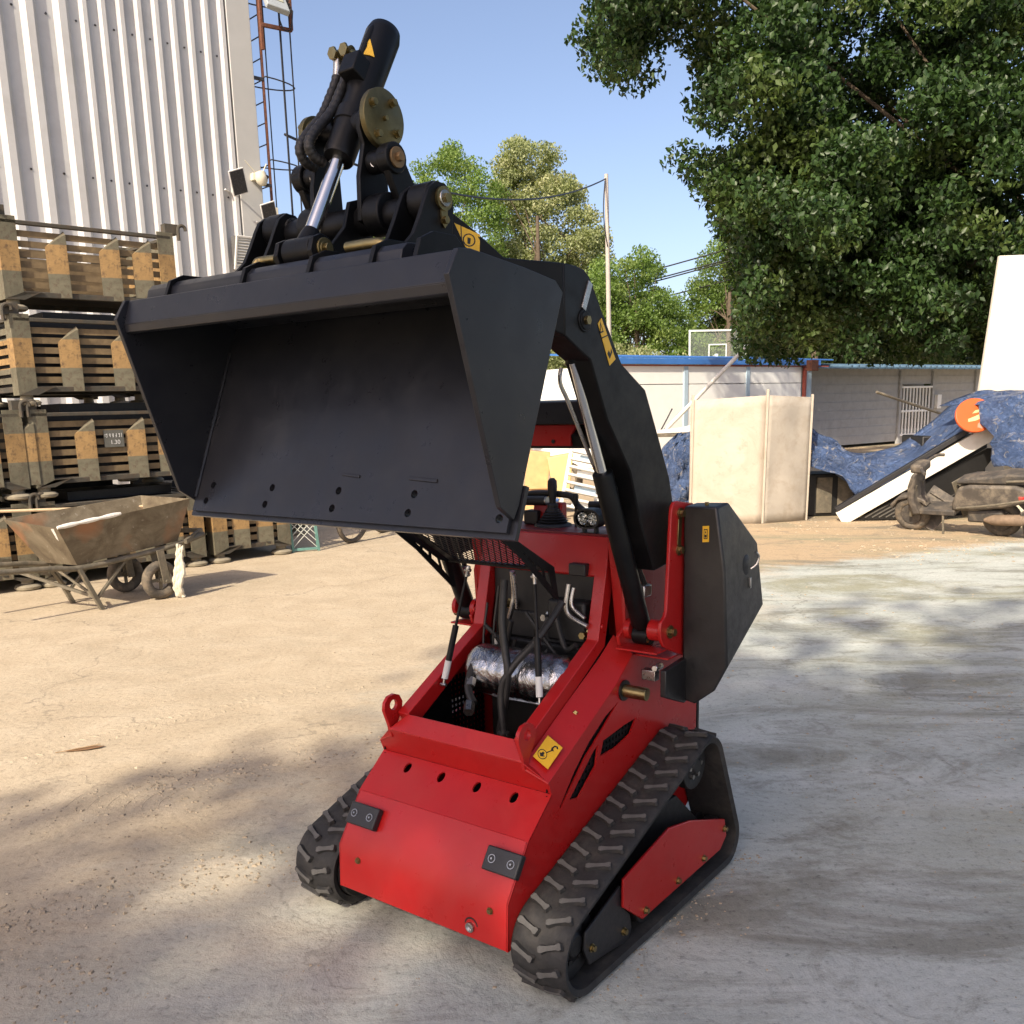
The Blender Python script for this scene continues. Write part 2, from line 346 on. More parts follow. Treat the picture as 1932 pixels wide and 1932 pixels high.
# ---- tracks
def hull(pts):
    pts = sorted(set(pts))
    def half(ps):
        h = []
        for p in ps:
            while len(h) >= 2 and (h[-1][0]-h[-2][0])*(p[1]-h[-2][1])-(h[-1][1]-h[-2][1])*(p[0]-h[-2][0]) <= 0: h.pop()
            h.append(p)
        return h
    a = half(pts); b = half(pts[::-1]); return a[:-1]+b[:-1]
CIR = [((0.482, 0.097), 0.137), ((-0.275, 0.388), 0.117), ((-0.43, 0.066), 0.106)]
def belt_path(off, n):
    pts = []
    for (c, r) in CIR:
        pts += [(round(c[0]+(r+off)*math.cos(2*math.pi*i/96), 6), round(c[1]+(r+off)*math.sin(2*math.pi*i/96), 6)) for i in range(96)]
    h = hull(pts); L = [0.0]
    for i in range(len(h)): L.append(L[-1]+math.dist(h[i], h[(i+1) % len(h)]))
    tot = L[-1]; out = []; k = 0
    for i in range(n):
        s = tot*i/n
        while L[k+1] < s: k += 1
        f = (s-L[k])/(L[k+1]-L[k]); a = h[k]; b = h[(k+1) % len(h)]
        out.append((a[0]+(b[0]-a[0])*f, a[1]+(b[1]-a[1])*f))
    return out, tot
TY0, TY1 = 0.342, 0.528
NP = 39
lug_mesh = {}
def lug(kind):
    if kind in lug_mesh: return lug_mesh[kind]
    # bone shaped bar: x = along belt, y = across, z = out
    prof = [(-0.037, 0.0075), (-0.031, 0.0100), (-0.020, 0.0066), (0.012, 0.0070), (0.029, 0.0100), (0.037, 0.0065)]
    poly = [(b, a) for a, b in prof]+[(-b, a) for a, b in prof[::-1]]
    N = len(poly); m = MB()
    base = [(x*1.35, y*1.06, -0.004) for x, y in poly]; top = [(x, y, 0.0075) for x, y in poly]
    m.add(base+top, [])
    m.mi = 0
    for i in range(N): m.f.append((i, (i+1) % N, N+(i+1) % N, N+i)); m.m.append(0)
    m.f.append(tuple(range(N, 2*N))); m.m.append(1)
    o = m.build('tread_lug', [RUB, RUBW]); me = o.data; bpy.data.objects.remove(o); lug_mesh[kind] = me; return me
rng = random.Random(5)
def track(s):
    n = NP*6; po, tot = belt_path(0, n); pi_, _ = belt_path(-0.03, n)
    m = MB(); sec = []
    dy = 0.0 if s > 0 else 0.045; ys = [TY0+0.006, TY0, TY0+0.012, TY0+0.05, (TY0+TY1)/2-0.004, (TY0+TY1)/2+0.004, TY1-0.05, TY1-0.012, TY1, TY1-0.006]
    k = len(ys)
    for i in range(n):
        o_ = V((po[i][0], po[i][1])); a = V(po[(i-1) % n]); b = V(po[(i+1) % n]); d = (b-a).normalized(); nr = V((d.y, -d.x))
        ph = (i % 6)
        dn = 0.006 if ph in (0, 1) else 0.0; dn2 = 0.006 if ph in (3, 4) else 0.0
        dep = [-0.03, -0.012, -0.002-dn, -0.001-0.6*dn, -0.006, -0.006, -0.001-0.6*dn2, -0.002-dn2, -0.012, -0.03]
        for j in range(k):
            q = o_+nr*dep[j]; m.v.append((q.x, s*(ys[j]+dy), q.y))
    for i in range(n):
        i2 = (i+1) % n
        for j in range(k):
            j2 = (j+1) % k
            m.f.append((i*k+j, i2*k+j, i2*k+j2, i*k+j2)); m.m.append(0)
    T = m.build('track', RUB, LD, ang=50)
    for row, yc, ang, ph in ((0, TY1-0.050, -24, 0.5), (1, TY0+0.050, 18, 0.0)):
        for i in range(NP):
            u = ((i+ph)/NP)*n; i0 = int(u) % n; f = u-int(u)
            p = V(po[i0]).lerp(V(po[(i0+1) % n]), f); d = (V(po[(i0+3) % n])-V(po[(i0-2) % n])).normalized()
            ex = V((d.x, 0, d.y)); ez = V((d.y, 0, -d.x)); ey = ez.cross(ex)
            M = Matrix((ex, ey, ez)).transposed().to_4x4(); M.translation = V((p.x, s*(yc+dy), p.y))
            M = M @ Matrix.Rotation(R(ang*s*(1 if ey.y > 0 else -1)+rng.uniform(-2, 2)), 4, 'Z')
            o = bpy.data.objects.new('tread_lug', lug(0)); link(o, T); o.matrix_local = M
    return T
for s in (1, -1): track(s)
for s in (1, -1):
    # rollers, idlers and sprocket inside the belt
    for (c, r), nm in zip(CIR, ('front_idler', 'drive_sprocket', 'rear_idler')):
        m = MB(); rr = r-0.034
        m.lathe((c[0], s*0.37, c[1]), (0, s, 0), [(0, rr*0.5), (0.0, rr), (0.035, rr), (0.04, rr*0.6), (0.06, rr*0.6), (0.065, rr), (0.10, rr), (0.10, rr*0.75), (0.094, rr*0.6), (0.104, rr*0.35), (0.112, rr*0.3)])
        w_ = m.build(nm, DARK, LD, 0.003)
        for k in range(6):
            q = k*math.pi/3
            MB().cyl((c[0]+rr*0.48*math.cos(q), s*0.462, c[1]+rr*0.48*math.sin(q)), (c[0]+rr*0.48*math.cos(q), s*0.476, c[1]+rr*0.48*math.sin(q)), 0.0085, n=6).build('bolt', STEEL if nm == 'drive_sprocket' else DARK, w_)
    for x in (0.27, 0.11, -0.05, -0.21):
        MB().lathe((x, s*0.38, 0.045), (0, s, 0), [(0, 0.048), (0.035, 0.048), (0.04, 0.03), (0.07, 0.03), (0.075, 0.048), (0.11, 0.048)]).build('track_roller', DARK, LD, 0.002)
    MB().xz([(0.34, 0.05), (0.34, 0.16), (0.0, 0.30), (-0.2, 0.30), (-0.4, 0.12), (-0.4, 0.05)], s*0.36, s*0.44).build('track_frame', DARK, LD, 0.004)
    p = MB().xz([(-0.167, 0.238), (-0.44, 0.14), (-0.457, 0.07), (-0.407, 0.035), (0.151, 0.031), (0.268, 0.125), (0.265, 0.215), (-0.02, 0.268)], s*0.499, s*0.509).build('side_cover', RED, LD, 0.003)
    for (x, z) in ((0.135, 0.055), (-0.08, 0.06), (-0.27, 0.06), (-0.435, 0.105)):
        MB().cyl((x, s*0.509, z), (x, s*0.512, z), 0.0125).cyl((x, s*0.511, z), (x, s*0.521, z), 0.009, n=6).build('bolt', ZINC, p)
    p = MB().xz([(0.463, 0.077), (0.455, 0.13), (0.262, 0.19), (0.235, 0.10), (0.205, 0.07), (0.195, 0.02), (0.215, -0.018), (0.30, 0.0), (0.437, 0.018)], s*0.486, s*0.495).build('idler_guard', PLAS, LD, 0.003)
    for (x, z) in ((0.425, 0.068), (0.245, 0.032)):
        MB().cyl((x, s*0.495, z), (x, s*0.498, z), 0.013).cyl((x, s*0.497, z), (x, s*0.508, z), 0.0095, n=6).build('bolt', ZINC, p)
# ---- chassis
H = 0.341
m = MB()
P1, P2, P3, P4 = (0.391, 0.490), (0.511, 0.390), (0.613, 0.240), (0.620, 0.098)
d12 = V((P2[0]-P1[0], 0, P2[1]-P1[1])); L12 = d12.length; e12 = d12/L12; n12 = V((-e12.z, 0, e12.x))
fn = lambda u, v, t: V((P1[0], 0, P1[1]))+e12*v+V((0, u, 0))-n12*t
hl = [circ(y, 0.04, 0.0135, 16, 0.019) for y in (-0.206, -0.062, 0.083, 0.225)]
m.prism([(-H, 0), (H, 0), (H, L12), (-H, L12)], fn, 0, -0.007 if n12.z < 0 else 0.007, hl)
fp = m.build('front_panel', RED, LD)
low = MB(); low.xz([P2, P3, P4, (P4[0]-0.008, P4[1]), (P3[0]-0.008, P3[1]-0.002), (P2[0]-0.006, P2[1]-0.007)], -H, H).build('lower_panel', RED, fp, 0.0015)
for y in (-0.206, -0.062, 0.083, 0.225):
    MB().cyl((0.385, y+0.004, 0.44), (0.40, y+0.004, 0.452), 0.009, n=6).build('hidden_bolt', ZINC, fp)
for s in (1, -1):
    d23 = V((P3[0]-P2[0], 0, P3[1]-P2[1])); e23 = d23.normalized(); n23 = V((-e23.z, 0, e23.x))
    if n23.x < 0: n23 = -n23
    c = V(P2[0:1]+(0,)+P2[1:2])+e23*0.076+V((0, s*0.292 if s > 0 else -0.268, 0))+n23*0.0135
    rot = Matrix((e23, V((0, 1, 0)), n23)).transposed()
    if rot.determinant() < 0: rot = Matrix((e23, V((0, -1, 0)), n23)).transposed()
    bl = MB().box(c, (0.07, 0.122, 0.025), rot).build('bumper_block', PLAS, LD, 0.004)
    for q in (-0.034, 0.034):
        b0 = c+V((0, q, 0))+n23*0.0125
        MB().lathe(b0-n23*0.002, n23, [(0, 0.0125), (0.004, 0.0125), (0.004, 0.0105), (0.001, 0.0095), (0.001, 0.004), (0.004, 0.0035), (0.006, 0.003)], 16).build('socket_bolt', STEEL, bl)
for y, z in ((-0.255, 0.206), (0.278, 0.204)):
    MB().cyl((0.612, y, z), (0.618, y, z), 0.0105).cyl((0.616, y, z), (0.623, y, z), 0.008, n=6).build('bolt', ZINC, LD)
MB().lathe((0.612, 0.208, 0.137), (1, 0, 0), [(0, 0.025), (0.006, 0.025), (0.006, 0.02), (0.001, 0.018)], 20).build('hole_rim', DARK, LD)
MB().lathe((0.614, 0.206, 0.132), (1, 0, 0), [(0, 0.015), (0.012, 0.015), (0.013, 0.011), (0.006, 0.006), (0.006, 0.0)], 16).build('drain_plug', STEEL, LD)
# lip under the engine opening
E1, E2, E3 = (0.436, 0.588), (0.408, 0.533), (0.391, 0.4905)
m = MB(); W1, W2 = 0.268, 0.336
m.add([(E1[0], -W1, E1[1]), (E1[0], W1, E1[1]), (E2[0], W2, E2[1]), (E3[0], H, E3[1]), (E3[0], -H, E3[1]), (E2[0], -W2, E2[1]),
       (E1[0]-0.02, -W1, E1[1]-0.005), (E1[0]-0.02, W1, E1[1]-0.005), (E2[0]-0.02, W2, E2[1]-0.005), (E3[0]-0.02, H, E3[1]-0.005), (E3[0]-0.02, -H, E3[1]-0.005), (E2[0]-0.02, -W2, E2[1]-0.005)],
      [(0, 1, 2, 5), (5, 2, 3, 4), (6, 7, 8, 11), (11, 8, 9, 10), (0, 1, 7, 6), (1, 2, 8, 7), (2, 3, 9, 8), (3, 4, 10, 9), (4, 5, 11, 10), (5, 0, 6, 11)])
m.build('front_lip', RED, LD, 0.002)
# frame around the engine opening
def fz(x): return 0.640+(0.398-x)*(0.216/0.398)
m = MB()
m.add([(0.398, -0.214, 0.638), (0.398, 0.214, 0.638), (0.437, 0.269, 0.590), (0.437, -0.269, 0.590), (0.375, -0.214, 0.618), (0.375, 0.214, 0.618), (0.424, 0.269, 0.570), (0.424, -0.269, 0.570)],
      [(0, 1, 2, 3), (4, 5, 6, 7), (0, 1, 5, 4), (1, 2, 6, 5), (2, 3, 7, 6), (3, 0, 4, 7)])
m.build('frame_front_bar', RED, LD, 0.002)
for s in (1, -1):
    a0, a1 = 0.214*s, 0.259*s
    m = MB()
    path = [(0.402, 0.638), (0.0, 0.856), (-0.05, 1.058), (-0.073, 1.183)]
    back = [(-0.115, 1.175), (-0.095, 1.05), (-0.042, 0.83), (0.37, 0.585)]
    m.xz(path+back, a0, a1)
    m.build('frame_side_bar', RED, LD, 0.0025)
    # sloping deck flange between frame and side wall
    m = MB()
    inn = [(0.43, 0.57), (0.20, 0.695), (0.0, 0.80), (-0.09, 0.86)]; out = [(0.408, 0.530), (0.20, 0.638), (0.031, 0.728), (-0.080, 0.808)]
    n = len(inn)
    vs = [(x, s*0.262, z) for x, z in inn]+[(x, s*H, z) for x, z in out]+[(x, s*0.262, z-0.006) for x, z in inn]+[(x, s*H, z-0.006) for x, z in out]
    fs = [(i, i+1, n+i+1, n+i) for i in range(n-1)]+[(2*n+i, 2*n+i+1, 3*n+i+1, 3*n+i) for i in range(n-1)]+[(n+i, n+i+1, 3*n+i+1, 3*n+i) for i in range(n-1)]+[(0, n, 3*n, 2*n), (n-1, 2*n-1, 4*n-1, 3*n-1)]
    m.add(vs, fs); dk = m.build('deck_flange', RED, LD, 0.0015)
    MB().lathe((0.19, s*0.292, 0.672), (-0.45, s*0.35, 0.8), [(0, 0.011), (0.003, 0.011), (0.003, 0.008), (0.009, 0.008)], 6).build('bolt', ZINC, dk)
    MB().lathe((-0.02, s*0.262, 0.90), (0, s, 0), [(0, 0.009), (0.006, 0.008)], 12).build('plug', RED, dk)
    # side wall with grille openings
    wall = [P4, P3, P2, (0.392, 0.489), (0.406, 0.528), (0.20, 0.634), (0.031, 0.724), (-0.080, 0.804), (-0.30, 0.80), (-0.50, 0.62), (-0.50, 0.16), (-0.40, 0.10)]
    h1 = [(0.01, 0.672), (0.115, 0.603), (0.21, 0.545), (0.342, 0.430), (0.352, 0.436), (0.272, 0.520), (0.19, 0.588), (0.09, 0.645)]
    h2 = [(-0.10, 0.585), (-0.02, 0.582), (0.105, 0.568), (0.125, 0.522), (0.03, 0.522), (-0.06, 0.54)]
    h3 = [(0.135, 0.566), (0.165, 0.55), (0.30, 0.44), (0.25, 0.43), (0.15, 0.50)]
    m = MB().xz(wall, s*(H-0.006), s*H, [h1, h2, h3]); sw = m.build('side_wall', RED, LD)
    g_ = MB()
    for i in range(26):
        x = -0.12+i*0.02; zt = min(0.66, 0.508+(0.408-x)*0.53); g_.box((x, s*(H-0.012), (0.40+zt)/2), (0.010, 0.003, zt-0.40))
    for i in range(15):
        z = 0.40+i*0.02; xe = min(0.40, 0.408-(z-0.50)/0.53)
        if z < 0.66: g_.box(((xe-0.13)/2, s*(H-0.0125), z), (xe+0.13, 0.003, 0.010))
    g_.build('side_grille', BLK, sw, smooth=False)
    # lifting lug
    lg = MB().xz([(0.405, 0.592), (0.375, 0.640), (0.372, 0.668), (0.385, 0.692), (0.408, 0.701), (0.435, 0.697), (0.452, 0.680), (0.456, 0.655), (0.436, 0.60), (0.428, 0.560), (0.410, 0.560)], s*0.262, s*0.274, [circ(0.413, 0.666, 0.017, 18)]).build('lifting_lug', RED, LD)
# inner grille of the far wall
g_ = MB()
for i in range(44):
    x = 0.10+i*0.0065; zt = 0.515+(0.408-x)*0.53; g_.box((x, -0.29, (0.42+zt)/2), (0.0035, 0.003, zt-0.42))
for i in range(32):
    z = 0.425+i*0.0065; xe = min(0.385, 0.408-(z-0.515)/0.53); g_.box(((0.10+xe)/2, -0.2905, z), (xe-0.10, 0.003, 0.0035))
g_.build('perforated_panel', BLK, LD, smooth=False)
# rear body, cowl, console
MB().xz([(-0.073, 1.183), (-0.050, 1.057), (-0.060, 1.050), (-0.26, 1.05), (-0.26, 1.172)], -0.2585, 0.2585).build('cowl', RED, LD, 0.004)
for s in (1, -1): MB().xz([(-0.05, 1.175), (-0.26, 1.165), (-0.27, 0.72), (-0.12, 0.72)], s*0.265, s*0.30).build('cowl_side', RED, LD, 0.003)
MB().box((-0.42, 0, 0.47), (0.30, 0.66, 0.52)).box((-0.36, 0, 0.90), (0.20, 0.58, 0.44)).build('rear_body', RED, LD, 0.006)
for s in (1, -1): MB().box((-0.581, s*0.17, 0.44), (0.02, 0.32, 0.30)).build('rear_plate', BLK, LD, 0.003)
MB().box((0.05, 0, 0.20), (0.85, 0.66, 0.02)).build('belly_plate', DARK, LD)
MB().box((-0.045, 0.16, 1.075), (0.03, 0.065, 0.04)).build('latch', PLAS, LD, 0.004)
MB().box((-0.075, 0, 0.74), (0.012, 0.42, 0.62)).build('bay_dark_sheet', DARK, LD)  # dark sheet added to darken the back of the engine bay
# engine bay contents
MB().box((-0.16, 0.0, 0.52), (0.22, 0.46, 0.58)).box((-0.10, 0.12, 0.90), (0.16, 0.15, 0.14)).box((-0.12, -0.1, 0.86), (0.12, 0.14, 0.1)).box((0.2, 0, 0.28), (0.4, 0.5, 0.12)).build('engine', DARK, LD, 0.01)
mf, t, b = newmat('foil'); c = co(t)
n1 = noise(t, 16, 5, 0.6, c, 0.6); n2 = noise(t, 45, 4, 0.6, c)
b.inputs['Base Color'].default_value = (0.42, 0.42, 0.43, 1); b.inputs['Metallic'].default_value = 1; b.inputs['Roughness'].default_value = 0.22
hh = mth(t, 'ADD', n1.outputs[0], mth(t, 'MULTIPLY', n2.outputs[0], 0.35)); bump(t, hh, 0.5, 0.015, b)
m = MB(); prof = [(0, 0.03), (0.0, 0.055), (0.012, 0.075), (0.03, 0.083)]
rg = random.Random(3)
prof += [(0.03+0.012*i, 0.084+rg.uniform(-0.002, 0.002)) for i in range(1, 28)]+[(0.37, 0.08), (0.39, 0.06)]
m.lathe((0.10, -0.17, 0.735), (0, 1, 0), prof, 40); m.build('muffler', mf, LD)
MB().tube([(0.11, -0.16, 0.655), (0.13, -0.05, 0.652), (0.13, 0.1, 0.655), (0.12, 0.2, 0.66)], 0.004, 6).build('muffler_strap', STEEL, LD)
MB().tube([(0.16, 0.01, 1.06), (0.19, 0.02, 0.93), (0.2, 0.036, 0.836), (0.21, 0.051, 0.782), (0.21, 0.043, 0.709), (0.22, 0.005, 0.50)], 0.0125, 10, sub=6).build('hydraulic_hose', HOSE, LD)
MB().tube([(0.04, 0.15, 0.98), (0.13, 0.12, 0.88), (0.2, 0.065, 0.79), (0.22, 0.03, 0.70), (0.23, 0.05, 0.52)], 0.0125, 10, sub=6).build('hydraulic_hose', HOSE, LD)
MB().tube([(0.15, -0.13, 0.78), (0.21, -0.115, 0.70), (0.24, -0.07, 0.655)], 0.014, 10, sub=5).build('hydraulic_hose', HOSE, LD)
MB().cyl((0.19, -0.118, 0.72), (0.21, -0.108, 0.70), 0.017, n=6).build('hose_fitting', STEEL, LD)
MB().cyl((0.255, -0.075, 0.66), (0.285, -0.055, 0.64), 0.018, n=6).build('hose_fitting', STEEL, LD)
MB().lathe((0.24, 0.05, 0.53), (0, 0, 1), [(0, 0.02), (0.05, 0.02), (0.05, 0.015)]).build('hose_end', STEEL, LD)
MB().lathe((0.33, -0.02, 0.5), (0.3, 0, 1), [(0, 0.02), (0.03, 0.022), (0.05, 0.012)]).build('red_cap', RED, LD)
MB().tube([(0.02, -0.065, 1.06), (0.0, -0.075, 0.98), (0.0, -0.083, 0.94), (-0.01, -0.105, 0.89)], 0.009, 10, sub=5).build('steel_pipe', STEEL, LD)
MB().tube([(0.03, -0.05, 1.05), (0.01, -0.058, 0.97), (0, -0.065, 0.93)], 0.006, 8, sub=4).build('steel_pipe', STEEL, LD)
MB().tube([(-0.01, 0.143, 1.03), (0, 0.138, 0.965), (0, 0.145, 0.935), (0.0, 0.17, 0.918), (0, 0.22, 0.9)], 0.009, 10, sub=5).build('steel_pipe', STEEL, LD)
MB().tube([(-0.01, 0.162, 1.02), (0, 0.158, 0.975), (0, 0.168, 0.952), (0, 0.21, 0.925)], 0.007, 10, sub=5).build('steel_pipe', STEEL, LD)
rgh = random.Random(21)
for i in range(9):
    y0, y1 = rgh.uniform(-0.19, 0.19), rgh.uniform(-0.19, 0.19); z0, z1 = rgh.uniform(0.55, 0.72), rgh.uniform(0.82, 1.02)
    MB().tube([(rgh.uniform(0.0, 0.05), y1, z1), (rgh.uniform(-0.01, 0.06), (y0+y1)/2+rgh.uniform(-.06, .06), (z0+z1)/2), (rgh.uniform(0.02, 0.05), y0, z0+0.14)], rgh.uniform(0.004, 0.010), 8, sub=6).build('engine_hose', HOSE, LD)
for i, (x, y, z) in enumerate(((-0.06, -0.12, 0.93), (-0.06, 0.04, 0.90), (-0.05, 0.19, 0.86), (-0.04, -0.17, 0.80))):
    MB().lathe((x, y, z), (1, 0.2*i-0.3, 0.1), [(0, 0.020), (0.02, 0.020), (0.022, 0.012), (0.05, 0.012)], 6).build('engine_fitting', STEEL if i % 2 else ZINC, LD)
# gas struts
for s in (1, -1):
    a = V((0.241, s*0.197, 0.70)); b_ = V((0.168, s*0.135, 1.081)); d = (b_-a)
    st = MB().cyl(a+d*0.05, a+d*0.52, 0.0105).build('gas_strut', BLK, LD, 0.001)
    MB().cyl(a+d*0.52, b_, 0.0048).build('strut_rod', BLK, st)
    MB().lathe(b_, d, [(-0.022, 0.006), (-0.002, 0.0065), (0.004, 0.009), (0.014, 0.007)]).cyl(b_+V((0, -0.012, 0)), b_+V((0, 0.012, 0)), 0.006).build('ball_joint', STEEL, st)
    MB().cyl(a-d*0.01, a+d*0.05, 0.005).cyl(a+V((0, -0.012, 0)), a+V((0, 0.012, 0)), 0.006).build('ball_joint', STEEL, st)
    MB().cyl(a+d*0.055, a+d*0.215, 0.0109, n=20).build('paper_label', WPAPER, st)
# opened engine cover: mesh screen with frame and slotted skirts
hb, ht = V((0.185, 0, 1.108)), V((0.47, 0, 1.288))
ed = (ht-hb).normalized(); HL = (ht-hb).length; en = V((-ed.z, 0, ed.x))
if en.z < 0: en = -en
def hp(u, v, t=0.0): return hb+ed*v+V((0, u, 0))+en*t
hd = MB()
for (u0, u1, v0, v1) in ((-0.19, -0.155, 0.0, HL), (0.155, 0.19, 0.0, HL), (-0.155, 0.155, 0.0, 0.012), (-0.155, 0.155, HL-0.02, HL)):
    hd.prism([(u0, v0), (u1, v0), (u1, v1), (u0, v1)], lambda u, v, t: hp(u, v, t), 0, 0.004)
hood = hd.build('engine_cover', BLK, LD, 0.001)
sc = MB(); pu, pv = 0.023, 0.019
rows = int(HL/pv)
for r_ in range(rows):
    v0 = 0.008+r_*pv
    for q in range(14):
        u0 = -0.158+q*pu+(pu/2 if r_ % 2 else 0)
        for sgn in (-1, 1):
            sc.bar(hp(u0, v0, 0.002), hp(u0+sgn*pu/2, v0+pv, 0.003), 0.0040, 0.0016, en)
sc.build('mesh_screen', BLK, hood, smooth=False)
for s in (1, -1):
    sk = [(0.168, 1.118), (0.148, 1.016), (0.165, 1.018), (0.33, 1.165), (0.47, 1.268), (0.47, 1.289)]
    hs = [[(0.198, 1.108), (0.176, 1.05), (0.212, 1.085), (0.222, 1.118)], [(0.232, 1.124), (0.222, 1.095), (0.262, 1.128), (0.264, 1.145)], [(0.273, 1.15), (0.272, 1.137), (0.303, 1.162), (0.303, 1.17)], [(0.312, 1.176), (0.312, 1.17), (0.335, 1.189), (0.333, 1.19)]]
    MB().xz(sk, s*0.205, s*0.21, hs).build('skirt', BLK, hood)
MB().bar((0.18, -0.2, 1.112), (0.18, 0.2, 1.112), 0.02, 0.012).build('hinge_bar', BLK, hood, 0.002)
# console
cn = MB().xz([(-0.085, 1.181), (-0.27, 1.178), (-0.27, 1.19), (-0.085, 1.189)], -0.25, 0.25).build('console_top', mat('console_dark_red', (0.16, 0.012, 0.014), 0.45, 0, 0.1, 8), LD, 0.002)
m = MB(); pr = [(0, 0.068), (0.006, 0.066)]
for i in range(7):
    r_ = 0.060-0.006*i; pr += [(0.010+i*0.0085, r_), (0.014+i*0.0085, r_*0.80)]
pr += [(0.075, 0.02), (0.08, 0.014)]
jx, jy = -0.20, -0.047
js = m.lathe((jx, jy, 1.188), (0, 0, 1), pr, 24).build('joystick', PLAS, LD)
MB().lathe((jx, jy, 1.26), (0.02, 0.0, 1), [(0, 0.011), (0.02, 0.012), (0.04, 0.015), (0.065, 0.017), (0.085, 0.016), (0.095, 0.008)], 18).build('joystick_grip', PLAS, js)
MB().tube([(-0.22, -0.21, 1.285), (-0.22, -0.13, 1.298), (-0.22, -0.03, 1.298), (-0.22, 0.02, 1.29), (-0.21, 0.05, 1.262), (-0.20, 0.085, 1.245), (-0.20, 0.12, 1.23)], 0.0115, 12, sub=6).build('handlebar', PLAS, LD)
MB().cyl((-0.2, -0.18, 1.272), (-0.2, -0.075, 1.276), 0.017).build('hand_grip', PLAS, LD, 0.003)
MB().cyl((-0.2, -0.075, 1.276), (-0.2, -0.070, 1.276), 0.015).build('grip_cap', STEEL, LD, 0.001)
MB().box((-0.21, -0.135, 1.215), (0.05, 0.06, 0.05)).build('switch_box', PLAS, LD, 0.006)
MB().xz([(-0.25, 1.19), (-0.20, 1.19), (-0.215, 1.268), (-0.25, 1.268)], -0.14, -0.02).build('console_cover', RED, LD, 0.006)
lv = MB().cyl((-0.2, 0.047, 1.187), (-0.2, 0.048, 1.275), 0.004).build('throttle_lever', PLAS, LD)
MB().lathe((-0.2, 0.048, 1.262), (0, 0, 1), [(0, 0.006), (0.01, 0.009), (0.035, 0.0105), (0.042, 0.008)]).build('lever_knob', PLAS, lv)
MB().cyl((-0.19, 0.11, 1.268), (-0.24, 0.36, 1.275), 0.014).build('hand_rail', PLAS, LD)
MB().cyl((-0.2, 0.14, 1.245), (-0.25, 0.36, 1.225), 0.012).build('hand_rail', PLAS, LD)
lm = MB(); ov = lambda k: [(0.165+0.049*k*math.copysign(abs(math.cos(q))**0.75, math.cos(q)), 1.236+0.033*k*math.copysign(abs(math.sin(q))**0.85, math.sin(q))) for q in [2*math.pi*i/28 for i in range(28)]]
LX = -0.085
wl = MB().yz(ov(1.0), LX-0.045, LX+0.004, [ov(0.84)]).yz(ov(0.98), LX-0.05, LX-0.03).build('work_lamp', PLAS, LD)
mg, t, b = newmat('lamp_glass'); b.inputs['Base Color'].default_value = (0.8, 0.8, 0.78, 1); b.inputs['Roughness'].default_value = 0.08; b.inputs['Metallic'].default_value = 0.9
vo = nd(t, 'ShaderNodeTexVoronoi'); vo.inputs['Scale'].default_value = 70; t.links.new(co(t), vo.inputs['Vector']); bump(t, vo.outputs[0], 1.0, 0.01, b)
for dy in (-0.019, 0.019):
    MB().lathe((LX-0.028, 0.165+dy, 1.236), (1, 0, 0), [(0, 0.004), (0.004, 0.008), (0.01, 0.014), (0.02, 0.0205)], 14, closed=False).cyl((LX-0.028, 0.165+dy, 1.236), (LX-0.02, 0.165+dy, 1.236), 0.005, n=10).build('reflector', mg, wl)
mc, t, b = newmat('clear_glass'); b.inputs['Base Color'].default_value = (0.95, 0.97, 0.96, 1); b.inputs['Roughness'].default_value = 0.03; b.inputs['Transmission Weight'].default_value = 1.0; b.inputs['IOR'].default_value = 1.2
MB().yz(ov(0.84), LX-0.004, LX-0.001).build('lens', mc, wl)
MB().box((LX-0.02, 0.145, 1.195), (0.02, 0.008, 0.04)).box((LX-0.02, 0.19, 1.195), (0.02, 0.008, 0.04)).box((LX-0.02, 0.167, 1.187), (0.03, 0.06, 0.006)).build('lamp_bracket', PLAS, wl, 0.001)
